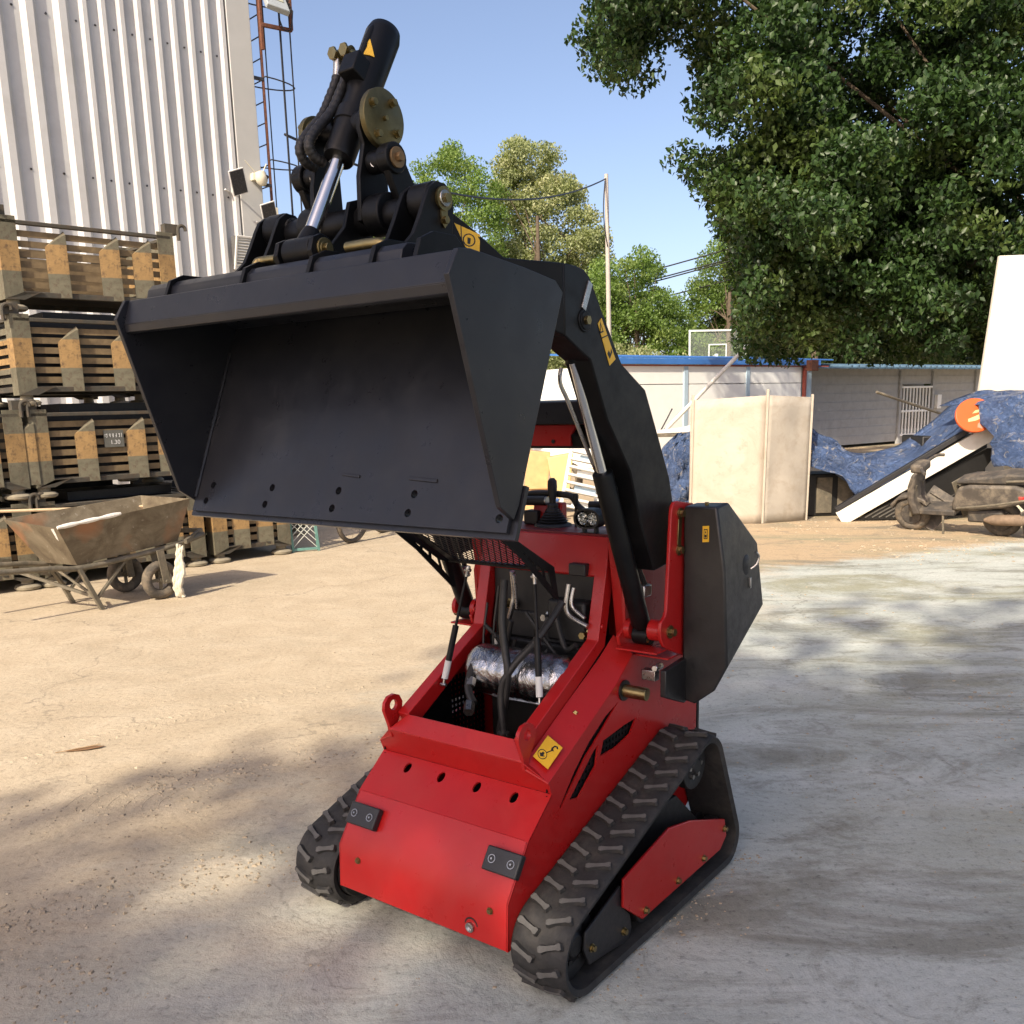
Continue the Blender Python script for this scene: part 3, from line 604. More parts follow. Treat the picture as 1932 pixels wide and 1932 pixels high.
# ---- boom towers
for s in (1, -1):
    ip = [(-0.075, 1.03), (-0.082, 0.90), (-0.04, 0.87), (-0.05, 0.84), (-0.13, 0.785), (-0.27, 0.79), (-0.27, 1.17), (-0.13, 1.17)]
    MB().xz(ip, s*0.300, s*0.312).build('tower_inner_plate', RED, LD, 0.002)
    if s < 0:
        bs_ = MB().lathe((-0.10, -0.312, 0.885), (0, -1, 0), [(0, 0.034), (0.02, 0.034)], 24).lathe((-0.10, -0.395, 0.885), (0, -1, 0), [(0, 0.040), (0.016, 0.040), (0.018, 0.036)], 24).build('pin_boss', RED, LD, 0.002)
        MB().bar((-0.10, -0.30, 0.833), (-0.10, -0.40, 0.833), 0.12, 0.006).build('tower_floor', RED, bs_, 0.001)
        continue
    op = [(-0.112, 1.30), (-0.131, 1.302), (-0.15, 1.298), (-0.24, 1.285), (-0.255, 0.81), (-0.235, 0.797), (-0.174, 0.797), (-0.05, 0.853), (-0.030, 0.880), (-0.024, 0.91), (-0.032, 0.936), (-0.055, 0.948), (-0.066, 0.968), (-0.092, 1.27), (-0.099, 1.289)]
    tp = MB().xz(op, s*0.458, s*0.470).build('tower_outer_plate', RED, LD, 0.003)
    for (x, z) in ((-0.146, 1.262), (-0.14, 1.148)):
        MB().cyl((x, s*0.470, z), (x, s*0.475, z), 0.018).cyl((x, s*0.474, z), (x, s*0.486, z), 0.012, n=6).build('bolt', ZINC, tp)
    MB().xz([(-0.158, 1.245), (-0.134, 1.245), (-0.128, 1.165), (-0.152, 1.165)], s*0.470, s*0.4735).build('lock_plate', ZINC, tp, 0.001)
    MB().lathe((-0.085, s*0.405, 0.895), (0, s, 0), [(0, 0.034), (0.055, 0.034), (0.056, 0.03)], 24).build('pin_boss', RED, tp, 0.002)
    MB().cyl((-0.085, s*0.470, 0.895), (-0.085, s*0.475, 0.895), 0.021).cyl((-0.085, s*0.474, 0.895), (-0.085, s*0.49, 0.895), 0.013, n=6).build('pin_nut', ZINC, tp)
    MB().lathe((-0.100, s*0.312, 0.885), (0, s, 0), [(0, 0.034), (0.02, 0.034)], 24).build('pin_boss', RED, tp)
    MB().bar((-0.06, s*0.312, 0.835), (-0.06, s*0.458, 0.835), 0.08, 0.006).bar((-0.15, s*0.312, 0.80), (-0.15, s*0.458, 0.80), 0.1, 0.006).build('tower_floor', RED, tp, 0.001)
    pn = MB().cyl((-0.02, s*0.335, 0.700), (-0.025, s*0.425, 0.698), 0.021, n=24).build('stop_pin', ZINC, LD, 0.002)
    MB().cyl((-0.021, s*0.341, 0.700), (-0.021, s*0.347, 0.700), 0.034).build('washer', DARK, pn)
    MB().box((-0.09, s*0.40, 0.745), (0.03, 0.05, 0.035)).cyl((-0.12, s*0.42, 0.77), (-0.06, s*0.43, 0.775), 0.012, n=8).build('hose_coupling', STEEL, LD, 0.003)
# fuel tank on the image-right side, matching shape on the other
MT = mat('tank_plastic', (0.009, 0.009, 0.010), 0.38, 0, 0.1, 8, dust=(0.10, 0.095, 0.085), dsc=5, damt=0.15, bmp=0.10, bsc=120)
def tank(s):
    pts = [(-0.155, y, z) for y, z in ((0.478, 1.283), (0.590, 1.285), (0.620, 1.09), (0.634, 0.785), (0.592, 0.70), (0.524, 0.646), (0.478, 0.655))]
    pts += [(-0.24, 0.590, 1.292), (-0.24, 0.478, 1.287), (-0.452, 0.60, 1.138), (-0.452, 0.478, 1.14), (-0.515, 0.60, 0.923), (-0.515, 0.478, 0.92), (-0.36, 0.478, 0.72)]
    bmh = bmesh.new()
    for q in pts: bmh.verts.new((q[0], s*q[1], q[2]))
    bmesh.ops.convex_hull(bmh, input=bmh.verts[:]); bmesh.ops.dissolve_limit(bmh, angle_limit=R(3), verts=bmh.verts[:], edges=bmh.edges[:])
    bmh.verts.index_update(); m = MB(); m.add([v.co[:] for v in bmh.verts], [tuple(v.index for v in f.verts) for f in bmh.faces]); bmh.free()
    tk = m.build('fuel_tank', MT, LD, 0.008, seg=3)
    MB().xz([(-0.02, 0.785), (-0.02, 0.70), (-0.15, 0.648), (-0.20, 0.66), (-0.2, 0.80)], s*0.472, s*0.492).build('tank_bracket', MT, tk, 0.003)
    MB().lathe((-0.34, s*0.60, 1.08), (0, s, 0), [(0, 0.036), (0.008, 0.036), (0.012, 0.03), (0.014, 0.0)], 24).build('filler_cap', PLAS, tk, 0.002)
    MB().tube([(-0.34, s*0.625, 1.07), (-0.35, s*0.64, 1.085), (-0.355, s*0.645, 1.11), (-0.34, s*0.64, 1.125)], 0.004, 8, sub=4).build('cap_handle', STEEL, tk)
    MB().box((-0.36, s*0.616, 1.02), (0.012, 0.006, 0.035)).build('hasp', STEEL, tk, 0.001)
    MB().cyl((-0.19, s*0.54, 1.285), (-0.19, s*0.54, 1.295), 0.007, n=6).build('tank_bolt', ZINC, tk)
    if s > 0:
        st = MB().yz([(0.545, 1.175), (0.566, 1.177), (0.566, 1.227), (0.545, 1.225)], -0.1545, -0.1525).build('hazard_sticker', YEL, tk)
        MB().yz([(0.549, 1.185), (0.562, 1.186), (0.562, 1.217), (0.549, 1.216)], -0.1524, -0.1518, [[(0.551, 1.188), (0.560, 1.189), (0.560, 1.214), (0.551, 1.213)]]).yz([(0.552, 1.19), (0.559, 1.191), (0.559, 1.2), (0.552, 1.199)], -0.1524, -0.1518).yz([(0.553, 1.203), (0.558, 1.203), (0.556, 1.212)], -0.1524, -0.1518).build('sticker_print', INK, st)
tank(1)
# ---- lift arms
def armc(x): return 0.388 if x <= 0.42 else 0.388+(0.262-0.388)*min(1, (x-0.42)/0.26)
for s in (1, -1):
    rear = [(-0.16, 1.10), (-0.19, 1.15), (-0.175, 1.30), (-0.152, 1.372), (-0.084, 1.494), (0.0, 1.638), (0.134, 1.709), (0.15, 1.728), (0.285, 1.91), (0.30, 1.93), (0.325, 1.945), (0.36, 1.951), (0.42, 1.953), (0.42, 1.775), (0.346, 1.738), (0.298, 1.717), (0.213, 1.557), (0.088, 1.406), (0.025, 1.244), (-0.06, 1.09)]
    hw = 0.042
    arm = MB().xz(rear, s*(0.388-hw), s*(0.388+hw)).build('lift_arm', BLK, LD, 0.004)
    front = [(0.42, 1.953), (0.57, 1.958), (0.632, 2.018), (0.685, 2.055), (0.70, 2.09), (0.725, 2.107), (0.755, 2.103), (0.772, 2.08), (0.768, 2.05), (0.72, 2.0), (0.68, 1.93), (0.60, 1.86), (0.42, 1.775)]
    m = MB(); n = len(front)
    A = [(x, s*(armc(x)-hw*(1 if x < 0.6 else 0.75)), z) for x, z in front]; B = [(x, s*(armc(x)+hw*(1 if x < 0.6 else 0.75)), z) for x, z in front]
    m.add(A+B, [tuple(range(n))[::-1], tuple(range(n, 2*n))]+[(i, (i+1) % n, n+(i+1) % n, n+i) for i in range(n)])
    m.build('arm_nose', BLK, arm, 0.004)
    MB().cyl((0.328, s*0.335, 1.817), (0.328, s*0.434, 1.817), 0.03).cyl((0.328, s*0.43, 1.817), (0.328, s*0.437, 1.817), 0.024).build('cylinder_pin', BLK, arm, 0.002)
    MB().cyl((0.328, s*0.437, 1.817), (0.328, s*0.446, 1.817), 0.012, n=6).build('pin_nut', ZINC, arm)
    MB().bar((0.335, s*0.4315, 1.845), (0.30, s*0.4315, 1.915), 0.006, 0.02).build('lock_bar', STEEL, arm, 0.001)
    # hydraulic couplers and steel line
    MB().tube([(0.205, s*0.415, 1.742), (0.225, s*0.40, 1.80), (0.235, s*0.392, 1.86)], 0.016, 12, sub=4).lathe((0.228, s*0.39, 1.83), (0.25, 0, 1), [(0, 0.018), (0.03, 0.021), (0.033, 0.017), (0.045, 0.017), (0.046, 0.02), (0.06, 0.02), (0.061, 0.016), (0.085, 0.016)], 16).build('quick_coupler', PLAS, arm)
    MB().box((0.19, s*0.375, 1.83), (0.05, 0.03, 0.05)).build('coupler_cap', PLAS, arm, 0.01)
    MB().tube([(0.30, s*0.335, 1.70), (0.305, s*0.335, 1.66), (0.26, s*0.335, 1.60), (0.155, s*0.335, 1.45), (0.115, s*0.335, 1.40), (0.09, s*0.34, 1.385)], 0.006, 8, sub=6).build('steel_line', STEEL, arm)
    # lift cylinder
    a = V((-0.105, s*0.366, 0.87)); b_ = V((0.328, s*0.366, 1.817)); d = (b_-a).normalized(); L = (b_-a).length
    cy = MB().lathe(a, d, [(0.03, 0.022), (0.045, 0.031), (0.585, 0.031), (0.59, 0.028), (0.592, 0.019)], 28).build('lift_cylinder', BLK, LD, 0.001)
    MB().cyl(a+d*0.58, a+d*(L-0.02), 0.0165, n=24).build('piston_rod', CHR, cy)
    MB().cyl(a+d*(L-0.11), a+d*(L-0.01), 0.022, n=20).cyl(b_-V((0, 0.03, 0)), b_+V((0, 0.03, 0)), 0.032).cyl(a-V((0, 0.028, 0)), a+V((0, 0.028, 0)), 0.032).build('rod_eye', BLK, cy, 0.002)
    MB().lathe((-0.075, s*0.398, 0.863), (0.6, s*0.3, -0.3), [(0, 0.006), (0.012, 0.004)], 8).build('grease_nipple', ZINC, cy)
    MB().tube([a+d*0.56+V((-0.03, 0, 0)), a+d*0.5+V((-0.055, 0, 0)), a+d*0.3+V((-0.06, 0, 0)), a+d*0.14+V((-0.075, s*0.01, 0))], 0.009, 8, sub=5).build('cylinder_hose', HOSE, cy)
    MB().box((a+d*0.14)+V((-0.045, s*0.01, 0.02)), (0.05, 0.03, 0.04)).build('elbow_fitting', STEEL, cy, 0.006)
# stickers on the near arm
m = MB().xz([(0.262, 1.812), (0.244, 1.828), (0.172, 1.722), (0.203, 1.704)], 0.4305, 0.4315); st = m.build('hazard_sticker', YEL, LD)
MB().xz([(0.252, 1.818), (0.234, 1.792), (0.253, 1.787)], 0.4316, 0.4321, [[(0.249, 1.811), (0.239, 1.795), (0.250, 1.792)]]).xz([(0.245, 1.777), (0.213, 1.786), (0.212, 1.783), (0.244, 1.774)], 0.4316, 0.4321).xz([(0.208, 1.745), (0.200, 1.735), (0.196, 1.75), (0.19, 1.74), (0.203, 1.722), (0.216, 1.735)], 0.4316, 0.4321).build('sticker_print', INK, st)
def nosefn(u, v, t): return V((u, armc(u)+0.75*0.042+0.0015+t, v))
NS = [(0.712, 2.048), (0.632, 2.008), (0.636, 1.966), (0.70, 1.985), (0.716, 2.01)]
def nf(u, v, t):
    k = (0.262-0.388)/0.26; y = 0.388+(u-0.42)*k+0.0365+t; return V((u, y, v))
st = MB().prism([(0.71, 2.040), (0.625, 2.008), (0.628, 1.965), (0.69, 1.980), (0.713, 2.012)], nf, 0.0, 0.0012).build('hazard_sticker', YEL, LD)
MB().prism([(0.700, 2.022), (0.678, 1.992), (0.700, 1.996)], nf, 0.0013, 0.0019, [[(0.696, 2.013), (0.684, 1.996), (0.697, 1.999)]]).prism(circ(0.652, 1.994, 0.015, 16), nf, 0.0013, 0.0019, [circ(0.652, 1.994, 0.0125, 16)]).prism([(0.655, 2.0), (0.648, 1.998), (0.65, 1.985), (0.656, 1.986)], nf, 0.0013, 0.0019).prism([(0.671, 2.026), (0.669, 2.025), (0.669, 1.975), (0.671, 1.976)], nf, 0.0013, 0.0019).build('sticker_print', INK, st)
# crossmembers between the arms
MB().xz([(0.02, 1.545), (0.10, 1.545), (0.10, 1.612), (0.02, 1.617)], -0.346, 0.346).build('arm_crossmember', BUCK, LD, 0.004)
MB().xz([(0.06, 1.47), (0.02, 1.47), (0.02, 1.54), (0.05, 1.542), (0.07, 1.51)], -0.346, 0.346).build('rear_crossmember', BLK, LD, 0.003)
MB().add([(0.0735, y, z) for y, z in ((-0.23, 1.542), (0.235, 1.542), (0.212, 1.51), (0.212, 1.478), (-0.21, 1.478), (-0.21, 1.51))]+[(0.0, y, z) for y, z in ((-0.23, 1.545), (0.235, 1.545), (0.212, 1.51), (0.212, 1.478), (-0.21, 1.478), (-0.21, 1.51))],
     [(0, 1, 2, 3, 4, 5), (6, 7, 8, 9, 10, 11)]+[(i, (i+1) % 6, 6+(i+1) % 6, 6+i) for i in range(6)]).build('red_guard', RED, LD, 0.002)
MB().cyl((0.074, 0.15, 1.492), (0.079, 0.15, 1.492), 0.006, n=8).build('bolt', DARK, LD)
# ---- bucket
BK = MB()
W = 0.575
C0, C1, C2, C3 = (0.878, 1.330), (0.852, 1.402), (0.665, 1.862), (0.70, 1.925)
d = V((C2[0]-C0[0], 0, C2[1]-C0[1])); LF = d.length; e = d.normalized(); nn = V((e.z, 0, -e.x))
fn = lambda u, v, t: V((C0[0], 0, C0[1]))+e*v+V((0, u, 0))-nn*t
hls = [circ(y, v, 0.0105, 12) for v, ys in ((0.078, (-0.505, -0.243, 0.018, 0.28, 0.542)), (0.031, (-0.522, -0.258, 0.008, 0.272, 0.548))) for y in ys]
bucket = BK.prism([(-W, 0), (W, 0), (W, LF), (-W, LF)], fn, 0, 0.012, hls).build('bucket', BUCK, LD)
MB().prism([(-W-0.018, -0.012), (W+0.018, -0.012), (W+0.018, 0.112), (-W-0.018, 0.112)], fn, 0.0135, 0.026, [circ(y, v, 0.0105, 12) for v, ys in ((0.078, (-0.505, -0.243, 0.018, 0.28, 0.542)), (0.031, (-0.522, -0.258, 0.008, 0.272, 0.548))) for y in ys]).build('cutting_edge', BUCK, bucket)
MB().xz([(0.668, 1.852), (0.70, 1.872), (0.80, 1.886), (0.985, 1.906), (1.012, 1.905), (1.034, 1.842), (1.026, 1.836), (1.004, 1.892), (0.98, 1.894), (0.80, 1.874), (0.708, 1.86), (0.68, 1.846)], -W, W).build('top_plate', BUCK, bucket, 0.002)
MB().xz([(1.02, 1.833), (1.034, 1.842), (1.03, 1.822), (1.018, 1.818)], -W, W).build('lip_rail', BUCK, bucket, 0.0015)
for s in (1, -1):
    sp = [(1.022, 1.905), (1.054, 1.855), (0.912, 1.389), (0.866, 1.358), (0.846, 1.388), (0.662, 1.848), (0.69, 1.872), (0.80, 1.888), (0.985, 1.908)]
    MB().xz(sp, s*W, s*(W+0.014)).build('side_plate', BUCK, bucket, 0.0015)
    MB().tube([V((C0[0], s*(W-0.004), C0[1]))+e*v+nn*0.003 for v in [0.04*i for i in range(1, 13)]], 0.005, 6, rf=lambda t, i: 1+0.25*math.sin(i*2.3)).build('weld_bead', BUCK, bucket)
for wq in ([(0.02, 0.118), (0.085, 0.113), (0.085, 0.120), (0.022, 0.124)], [(0.255, 0.112), (0.345, 0.107), (0.345, 0.116), (0.256, 0.120)]): MB().prism(wq, fn, -0.004, 0.0).build('weld_bead', BUCK, bucket, 0.001)
# hitch rail and ribs on the top plate
MB().xz([(0.985, 1.904), (0.86, 1.890), (0.86, 1.935), (0.90, 1.948), (0.962, 1.944), (0.978, 1.93)], -0.535, 0.40).build('hitch_rail', BUCK, bucket, 0.002)
for y in (-0.43, -0.12, 0.12, 0.32, 0.45):
    MB().xz([(1.0, 1.90), (0.98, 1.945), (0.94, 1.962), (0.87, 1.962), (0.78, 1.88)], y-0.006, y+0.006).build('rib', BLK, bucket, 0.001)
for s in (1, -1):
    for y in (0.222, 0.302):
        er = [(0.895, 1.94), (0.872, 1.96), (0.838, 1.99), (0.815, 2.03), (0.795, 2.07), (0.780, 2.095), (0.755, 2.112), (0.725, 2.110), (0.703, 2.092), (0.698, 2.06), (0.705, 2.0), (0.67, 1.95), (0.67, 1.862), (0.88, 1.89)]
        MB().xz(er, s*y-0.006, s*y+0.006).build('hinge_ear', BLK, bucket, 0.0015)
    pn = MB().cyl((0.738, s*0.262-0.06, 2.075), (0.738, s*0.262+0.058, 2.075), 0.019).build('hinge_pin', STEEL, bucket, 0.002)
    MB().cyl((0.738, s*0.262+0.047, 2.075), (0.738, s*0.262+0.054, 2.075), 0.027).xz([(0.725, 2.07), (0.750, 2.07), (0.747, 2.02), (0.737, 2.01), (0.727, 2.02)], s*0.262+0.047, s*0.262+0.051).cyl((0.738, s*0.262+0.051, 2.028), (0.738, s*0.262+0.06, 2.028), 0.009, n=6).cyl((0.738, s*0.262+0.055, 2.075), (0.738, s*0.262+0.066, 2.075), 0.011, n=6).build('pin_keeper', ZINC if s > 0 else STEEL, pn)
    MB().cyl((0.738, s*0.262-0.03, 2.075), (0.738, s*0.262+0.03, 2.075), 0.042).build('arm_bushing', BLK, bucket, 0.003)
# bucket cylinder pivot on the bucket
for y in (-0.035, 0.085):
    MB().xz([(0.945, 1.94), (0.955, 1.965), (0.945, 1.995), (0.92, 2.005), (0.895, 1.998), (0.86, 1.95), (0.85, 1.89), (0.94, 1.90)], y-0.007, y+0.007).build('cylinder_ear', BLK, bucket, 0.0015)
MB().cyl((0.915, -0.055, 1.972), (0.915, 0.10, 1.972), 0.016).cyl((0.915, 0.093, 1.972), (0.915, 0.099, 1.972), 0.024).cyl((0.915, 0.099, 1.972), (0.915, 0.112, 1.972), 0.011, n=6).build('cylinder_pin', ZINC, bucket, 0.001)
MB().tube([(0.93, -0.145, 1.935), (0.925, -0.142, 1.962), (0.915, -0.13, 1.968), (0.91, -0.085, 1.968)], 0.011, 10, sub=4).build('latch_pin', ZINC, bucket)
MB().tube([(0.90, 0.155, 1.968), (0.895, 0.235, 1.968), (0.89, 0.262, 1.962), (0.89, 0.27, 1.94)], 0.013, 10, sub=4).build('latch_pin', ZINC, bucket)
# ---- bucket cylinder and link
a = V((0.915, 0.025, 1.972)); tp_ = V((0.571, 0.0, 2.552)); d = (tp_-a).normalized(); L = (tp_-a).length
bc = MB().lathe(a, d, [(0.265, 0.021), (0.267, 0.036), (0.275, 0.039), (0.36, 0.039), (0.362, 0.043), (0.40, 0.043), (0.403, 0.038), (0.45, 0.038), (0.47, 0.043), (L-0.035, 0.045), (L-0.015, 0.040), (L-0.004, 0.026), (L, 0.006)], 32).build('bucket_cylinder', BLK, LD)
MB().cyl(a+d*0.04, a+d*0.27, 0.0185, n=24).build('piston_rod', CHR, bc)
MB().cyl(a-V((0, 0.047, 0)), a+V((0, 0.047, 0)), 0.033, n=24).lathe(a, d, [(0, 0.03), (0.045, 0.024), (0.06, 0.0195)]).build('rod_eye', BLK, bc, 0.002)
side_ = V((0, 1, 0)); fwd_ = d.cross(side_)
if fwd_.x < 0: fwd_ = -fwd_
blk = a+d*0.497+fwd_*0.040+V((0, 0.004, 0))
MB().box(blk, (0.058, 0.056, 0.062), Matrix((d, side_, d.cross(side_))).transposed()).build('port_block', BLK, bc, 0.004)
q0 = blk+d*0.03
MB().tube([q0, q0+d*0.07, q0+d*0.105-fwd_*0.004, q0+d*0.125-fwd_*0.022, q0+d*0.125-fwd_*0.045], 0.0105, 12, sub=5).build('port_pipe', BLK, bc)
for k, (y, dz) in enumerate(((-0.068, 0.0), (-0.028, 0.01))):
    pts = [(0.681, y, 2.470), (0.69, y, 2.418), (0.719, y, 2.364), (0.750, y, 2.316), (0.803, y, 2.264), (0.826, y, 2.23), (0.812, y, 2.204), (0.78, y, 2.196)]
    if k: pts = [(p[0]+0.008*(i/7), p[1], p[2]+0.004) for i, p in enumerate(pts)]
    pv_ = smooth_path([V(p) for p in pts], 10)
    hs = MB().tube(pv_[9:], 0.0125, 12, rf=lambda t, i: 1.0+0.07*math.sin(i*1.9)).build('hydraulic_hose', HOSE, bc)
    MB().tube(pv_[2:12], 0.0115, 10).build('crimp_fitting', STEEL, hs)
    MB().cyl((0.681, y-0.012, 2.474), (0.681, y+0.012, 2.474), 0.013, n=14).cyl((0.695, y, 2.476), (0.702, y, 2.476), 0.0155, n=6).cyl((0.64, y+0.02, 2.466), (0.694, y, 2.474), 0.009).build('banjo_fitting', ZINC, hs)
# warning triangle on the cylinder
q = a+d*(L-0.115); yy = 0.5; fr = V((0.72+0.27, 0.69-0.35, 0)); fr = (fr-d*fr.dot(d)).normalized(); sx = d.cross(fr).normalized()
def cylfn(u, v, t):
    ang = u/0.046; return a+d*(L-0.135+v)+(fr*math.cos(ang)+sx*math.sin(ang))*(0.0458+t)
ms = MB(); tri = [(-0.026, 0), (-0.013, 0), (0, 0), (0.013, 0), (0.026, 0), (0.013, 0.024), (0, 0.048), (-0.013, 0.024)]
ms.prism(tri, cylfn, 0, 0.0008); ms.build('hazard_sticker', YEL, bc)
# trunnion
T0 = V((0.727, 0, 2.283))
for s in (1, -1):
    lvp = [(0.768, 2.045), (0.786, 2.05), (0.783, 2.153), (0.763, 2.227), (0.775, 2.262), (0.772, 2.29), (0.755, 2.315), (0.725, 2.326), (0.695, 2.315), (0.68, 2.29), (0.68, 2.25), (0.69, 2.2), (0.685, 2.10), (0.70, 2.045)]
    lvp_o = MB().xz(lvp, s*0.083-0.007, s*0.083+0.007).build('link_plate', BLK, LD, 0.002)
    dk = MB().lathe((T0.x, s*0.09, T0.z), (0, s, 0), [(0, 0.04), (0.02, 0.04), (0.021, 0.068 if s > 0 else 0.05), (0.036, 0.068 if s > 0 else 0.05), (0.037, 0.066 if s > 0 else 0.048)], 40).build('trunnion_cap', mat('olive_zinc', (0.15, 0.125, 0.06), 0.45, 0.9, 0.3, 14), LD, 0.001)
    for q in range(4):
        an = math.radians(35+90*q); c = (T0.x+(0.048 if s > 0 else 0.036)*math.cos(an), T0.z+(0.048 if s > 0 else 0.036)*math.sin(an))
        MB().cyl((c[0], s*0.126, c[1]), (c[0], s*0.130, c[1]), 0.011).cyl((c[0], s*0.129, c[1]), (c[0], s*0.14, c[1]), 0.0085, n=6).build('bolt', ZINC, dk)
    MB().cyl((T0.x, s*0.126, T0.z), (T0.x, s*0.136, T0.z), 0.006, n=8).build('grease_nipple', ZINC, dk)
    bs = MB().cyl((0.738, s*0.09, 2.187), (0.738, s*0.135, 2.187), 0.027).cyl((0.738, s*0.135, 2.187), (0.738, s*0.170, 2.187), 0.036).build('link_boss', BLK, LD, 0.003)
    MB().cyl((0.738, s*0.17, 2.187), (0.738, s*0.176, 2.187), 0.024).cyl((0.738, s*0.176, 2.187), (0.738, s*0.188, 2.187), 0.011, n=6).build('pin_end', mat('rusty_zinc', (0.25, 0.16, 0.08), 0.5, 0.7, 0.3, 30), bs, 0.001)
    MB().torus((0.758, s*0.115, 2.18), (0.8, s*0.5, 0), 0.008, 0.002, 16, 6).build('lock_ring', STEEL, bs)
    MB().xz([(0.745, 2.222), (0.775, 2.195), (0.755, 2.15), (0.70, 2.04), (0.62, 1.97), (0.56, 1.95), (0.60, 2.03), (0.66, 2.12), (0.71, 2.2)], s*0.142, s*0.164).build('link_arm', BLK, LD, 0.003)
MB().cyl((0.735, -0.215, 2.06), (0.735, 0.215, 2.06), 0.036, n=28).build('cross_tube', BLK, LD, 0.003)
for s in (1, -1): MB().cyl((0.738, s*0.09, 2.065), (0.738, s*0.145, 2.065), 0.050, n=28).build('tube_collar', BLK, LD, 0.004)
MB().xz([(0.73, 2.115), (0.78, 2.10), (0.80, 2.04), (0.85, 1.99), (0.88, 1.94), (0.72, 1.94), (0.70, 2.05)], 0.035, 0.047).build('gusset', BLK, LD, 0.002)
MB().cyl((0.70, -0.34, 1.94), (0.70, 0.34, 1.94), 0.03).build('front_cross_tube', BLK, LD)
MB().cyl((T0.x, -0.09, T0.z), (T0.x, 0.09, T0.z), 0.031, n=28).build('trunnion', BLK, LD, 0.003)
# hook sticker on the deck
def dkf(u, v, t):
    # u along slope (forward-down), v across (y)
    o_ = V((0.352, 0.302, 0.5985)); du = V((0.80, 0, -0.425)).normalized(); dv = V((0.0, 0.875, -0.48)).normalized(); nz = du.cross(dv)
    return o_+du*u+dv*v+nz*(t+0.003)
st = MB().prism([(-0.044, -0.030), (0.044, -0.030), (0.044, 0.030), (-0.044, 0.030)], dkf, 0, 0.001).build('lifting_sticker', YEL, LD)
pk = MB().prism(circ(0.018, -0.010, 0.016, 18), dkf, 0.0011, 0.0016, [circ(0.018, -0.010, 0.0138, 18)])
pk.prism([(0.028, -0.012), (0.018, -0.021), (0.018, -0.015), (0.010, -0.013), (0.010, -0.006), (0.018, -0.006), (0.019, 0.0)], dkf, 0.0011, 0.0016)
pk.prism([(0.006, -0.001), (-0.014, 0.010), (-0.015, 0.007), (0.005, -0.004)], dkf, 0.0011, 0.0016)
pk.prism([(-0.014, 0.014), (-0.012, 0.004), (-0.02, 0.002), (-0.032, 0.006), (-0.036, 0.016), (-0.030, 0.022), (-0.028, 0.017), (-0.031, 0.014), (-0.028, 0.009), (-0.02, 0.008)], dkf, 0.0011, 0.0016)
pk.build('sticker_print', INK, st)
# ================================================================== clad building at the left
WD = V((0.722, 0.692, 0)).normalized(); WN = V((WD.y, -WD.x, 0)); WC = V((-4.37, 18.0, 0))
WA = math.atan2(WD.y, WD.x)
CLAD = mat('white_cladding', (0.50, 0.50, 0.49), 0.5, 0, 0.05, 0.6, dust=(0.30, 0.28, 0.25), dsc=1.2, damt=0.35, rvar=0.06)
TRIM = mat('grey_trim', (0.42, 0.42, 0.40), 0.55, 0, 0.05, 2)
RUST = mat('rusty_steel', (0.17, 0.065, 0.035), 0.8, 0.2, 0.3, 18, dust=(0.05, 0.04, 0.035), dsc=14, damt=0.6)
GALV = mat('dark_steel', (0.07, 0.07, 0.075), 0.55, 0.6, 0.2, 20)
bd = thing('clad_building', WC, 'tall white ribbed metal building behind the stacked steel stillages', 'building', rz=WA)
def ribs(t0, t1, pitch, name):
    prof = []; n = int(round((t1-t0)/pitch)); p = (t1-t0)/n
    for i in range(n):
        a = t0+i*p
        prof += [(a, 0.0), (a+p*0.50, 0.0), (a+p*0.64, 0.075), (a+p*0.86, 0.075)]
    prof += [(t1, 0.0)]
    m = MB()
    for (x, d) in prof: m.v += [(x, -d, 0.0), (x, -d, 12.5)]
    for i in range(len(prof)-1): m.f.append((2*i, 2*i+2, 2*i+3, 2*i+1)); m.m.append(0)
    return m.build(name, CLAD, bd, recalc=False, ang=20)
ribs(-2.95, -0.34, 0.29, 'ribbed_panel'); ribs(-17.35, -2.95, 0.48, 'wide_ribbed_panel')
MB().box((-0.12, -0.03, 6.25), (0.44, 0.10, 12.5)).box((0.06, 2.0, 6.25), (0.10, 4.0, 12.5)).build('corner_trim', TRIM, bd, 0.01)
MB().box((-9, 4.0, 6.2), (17, 7.9, 12.3)).build('core', CLAD, bd)
m = MB(); rg = random.Random(2)
for z in (3.55, 5.35, 7.6, 9.4):
    for i in range(9): m.cyl((-2.86+i*0.29, -0.001, z+rg.uniform(-.01, .01)), (-2.86+i*0.29, -0.016, z), 0.016, n=6)
    for i in range(18): m.cyl((-3.3-i*0.48, -0.001, z+rg.uniform(-.01, .01)), (-3.3-i*0.48, -0.016, z), 0.018, n=6)
tag(m.build('cladding_screws', GALV, bd), kind='stuff')
def wthing(name, t, z, label, cat, off=0.0, group=None):
    p = WC+WD*t+WN*off; return thing(name, (p.x, p.y, z), label, cat, group, rz=WA)
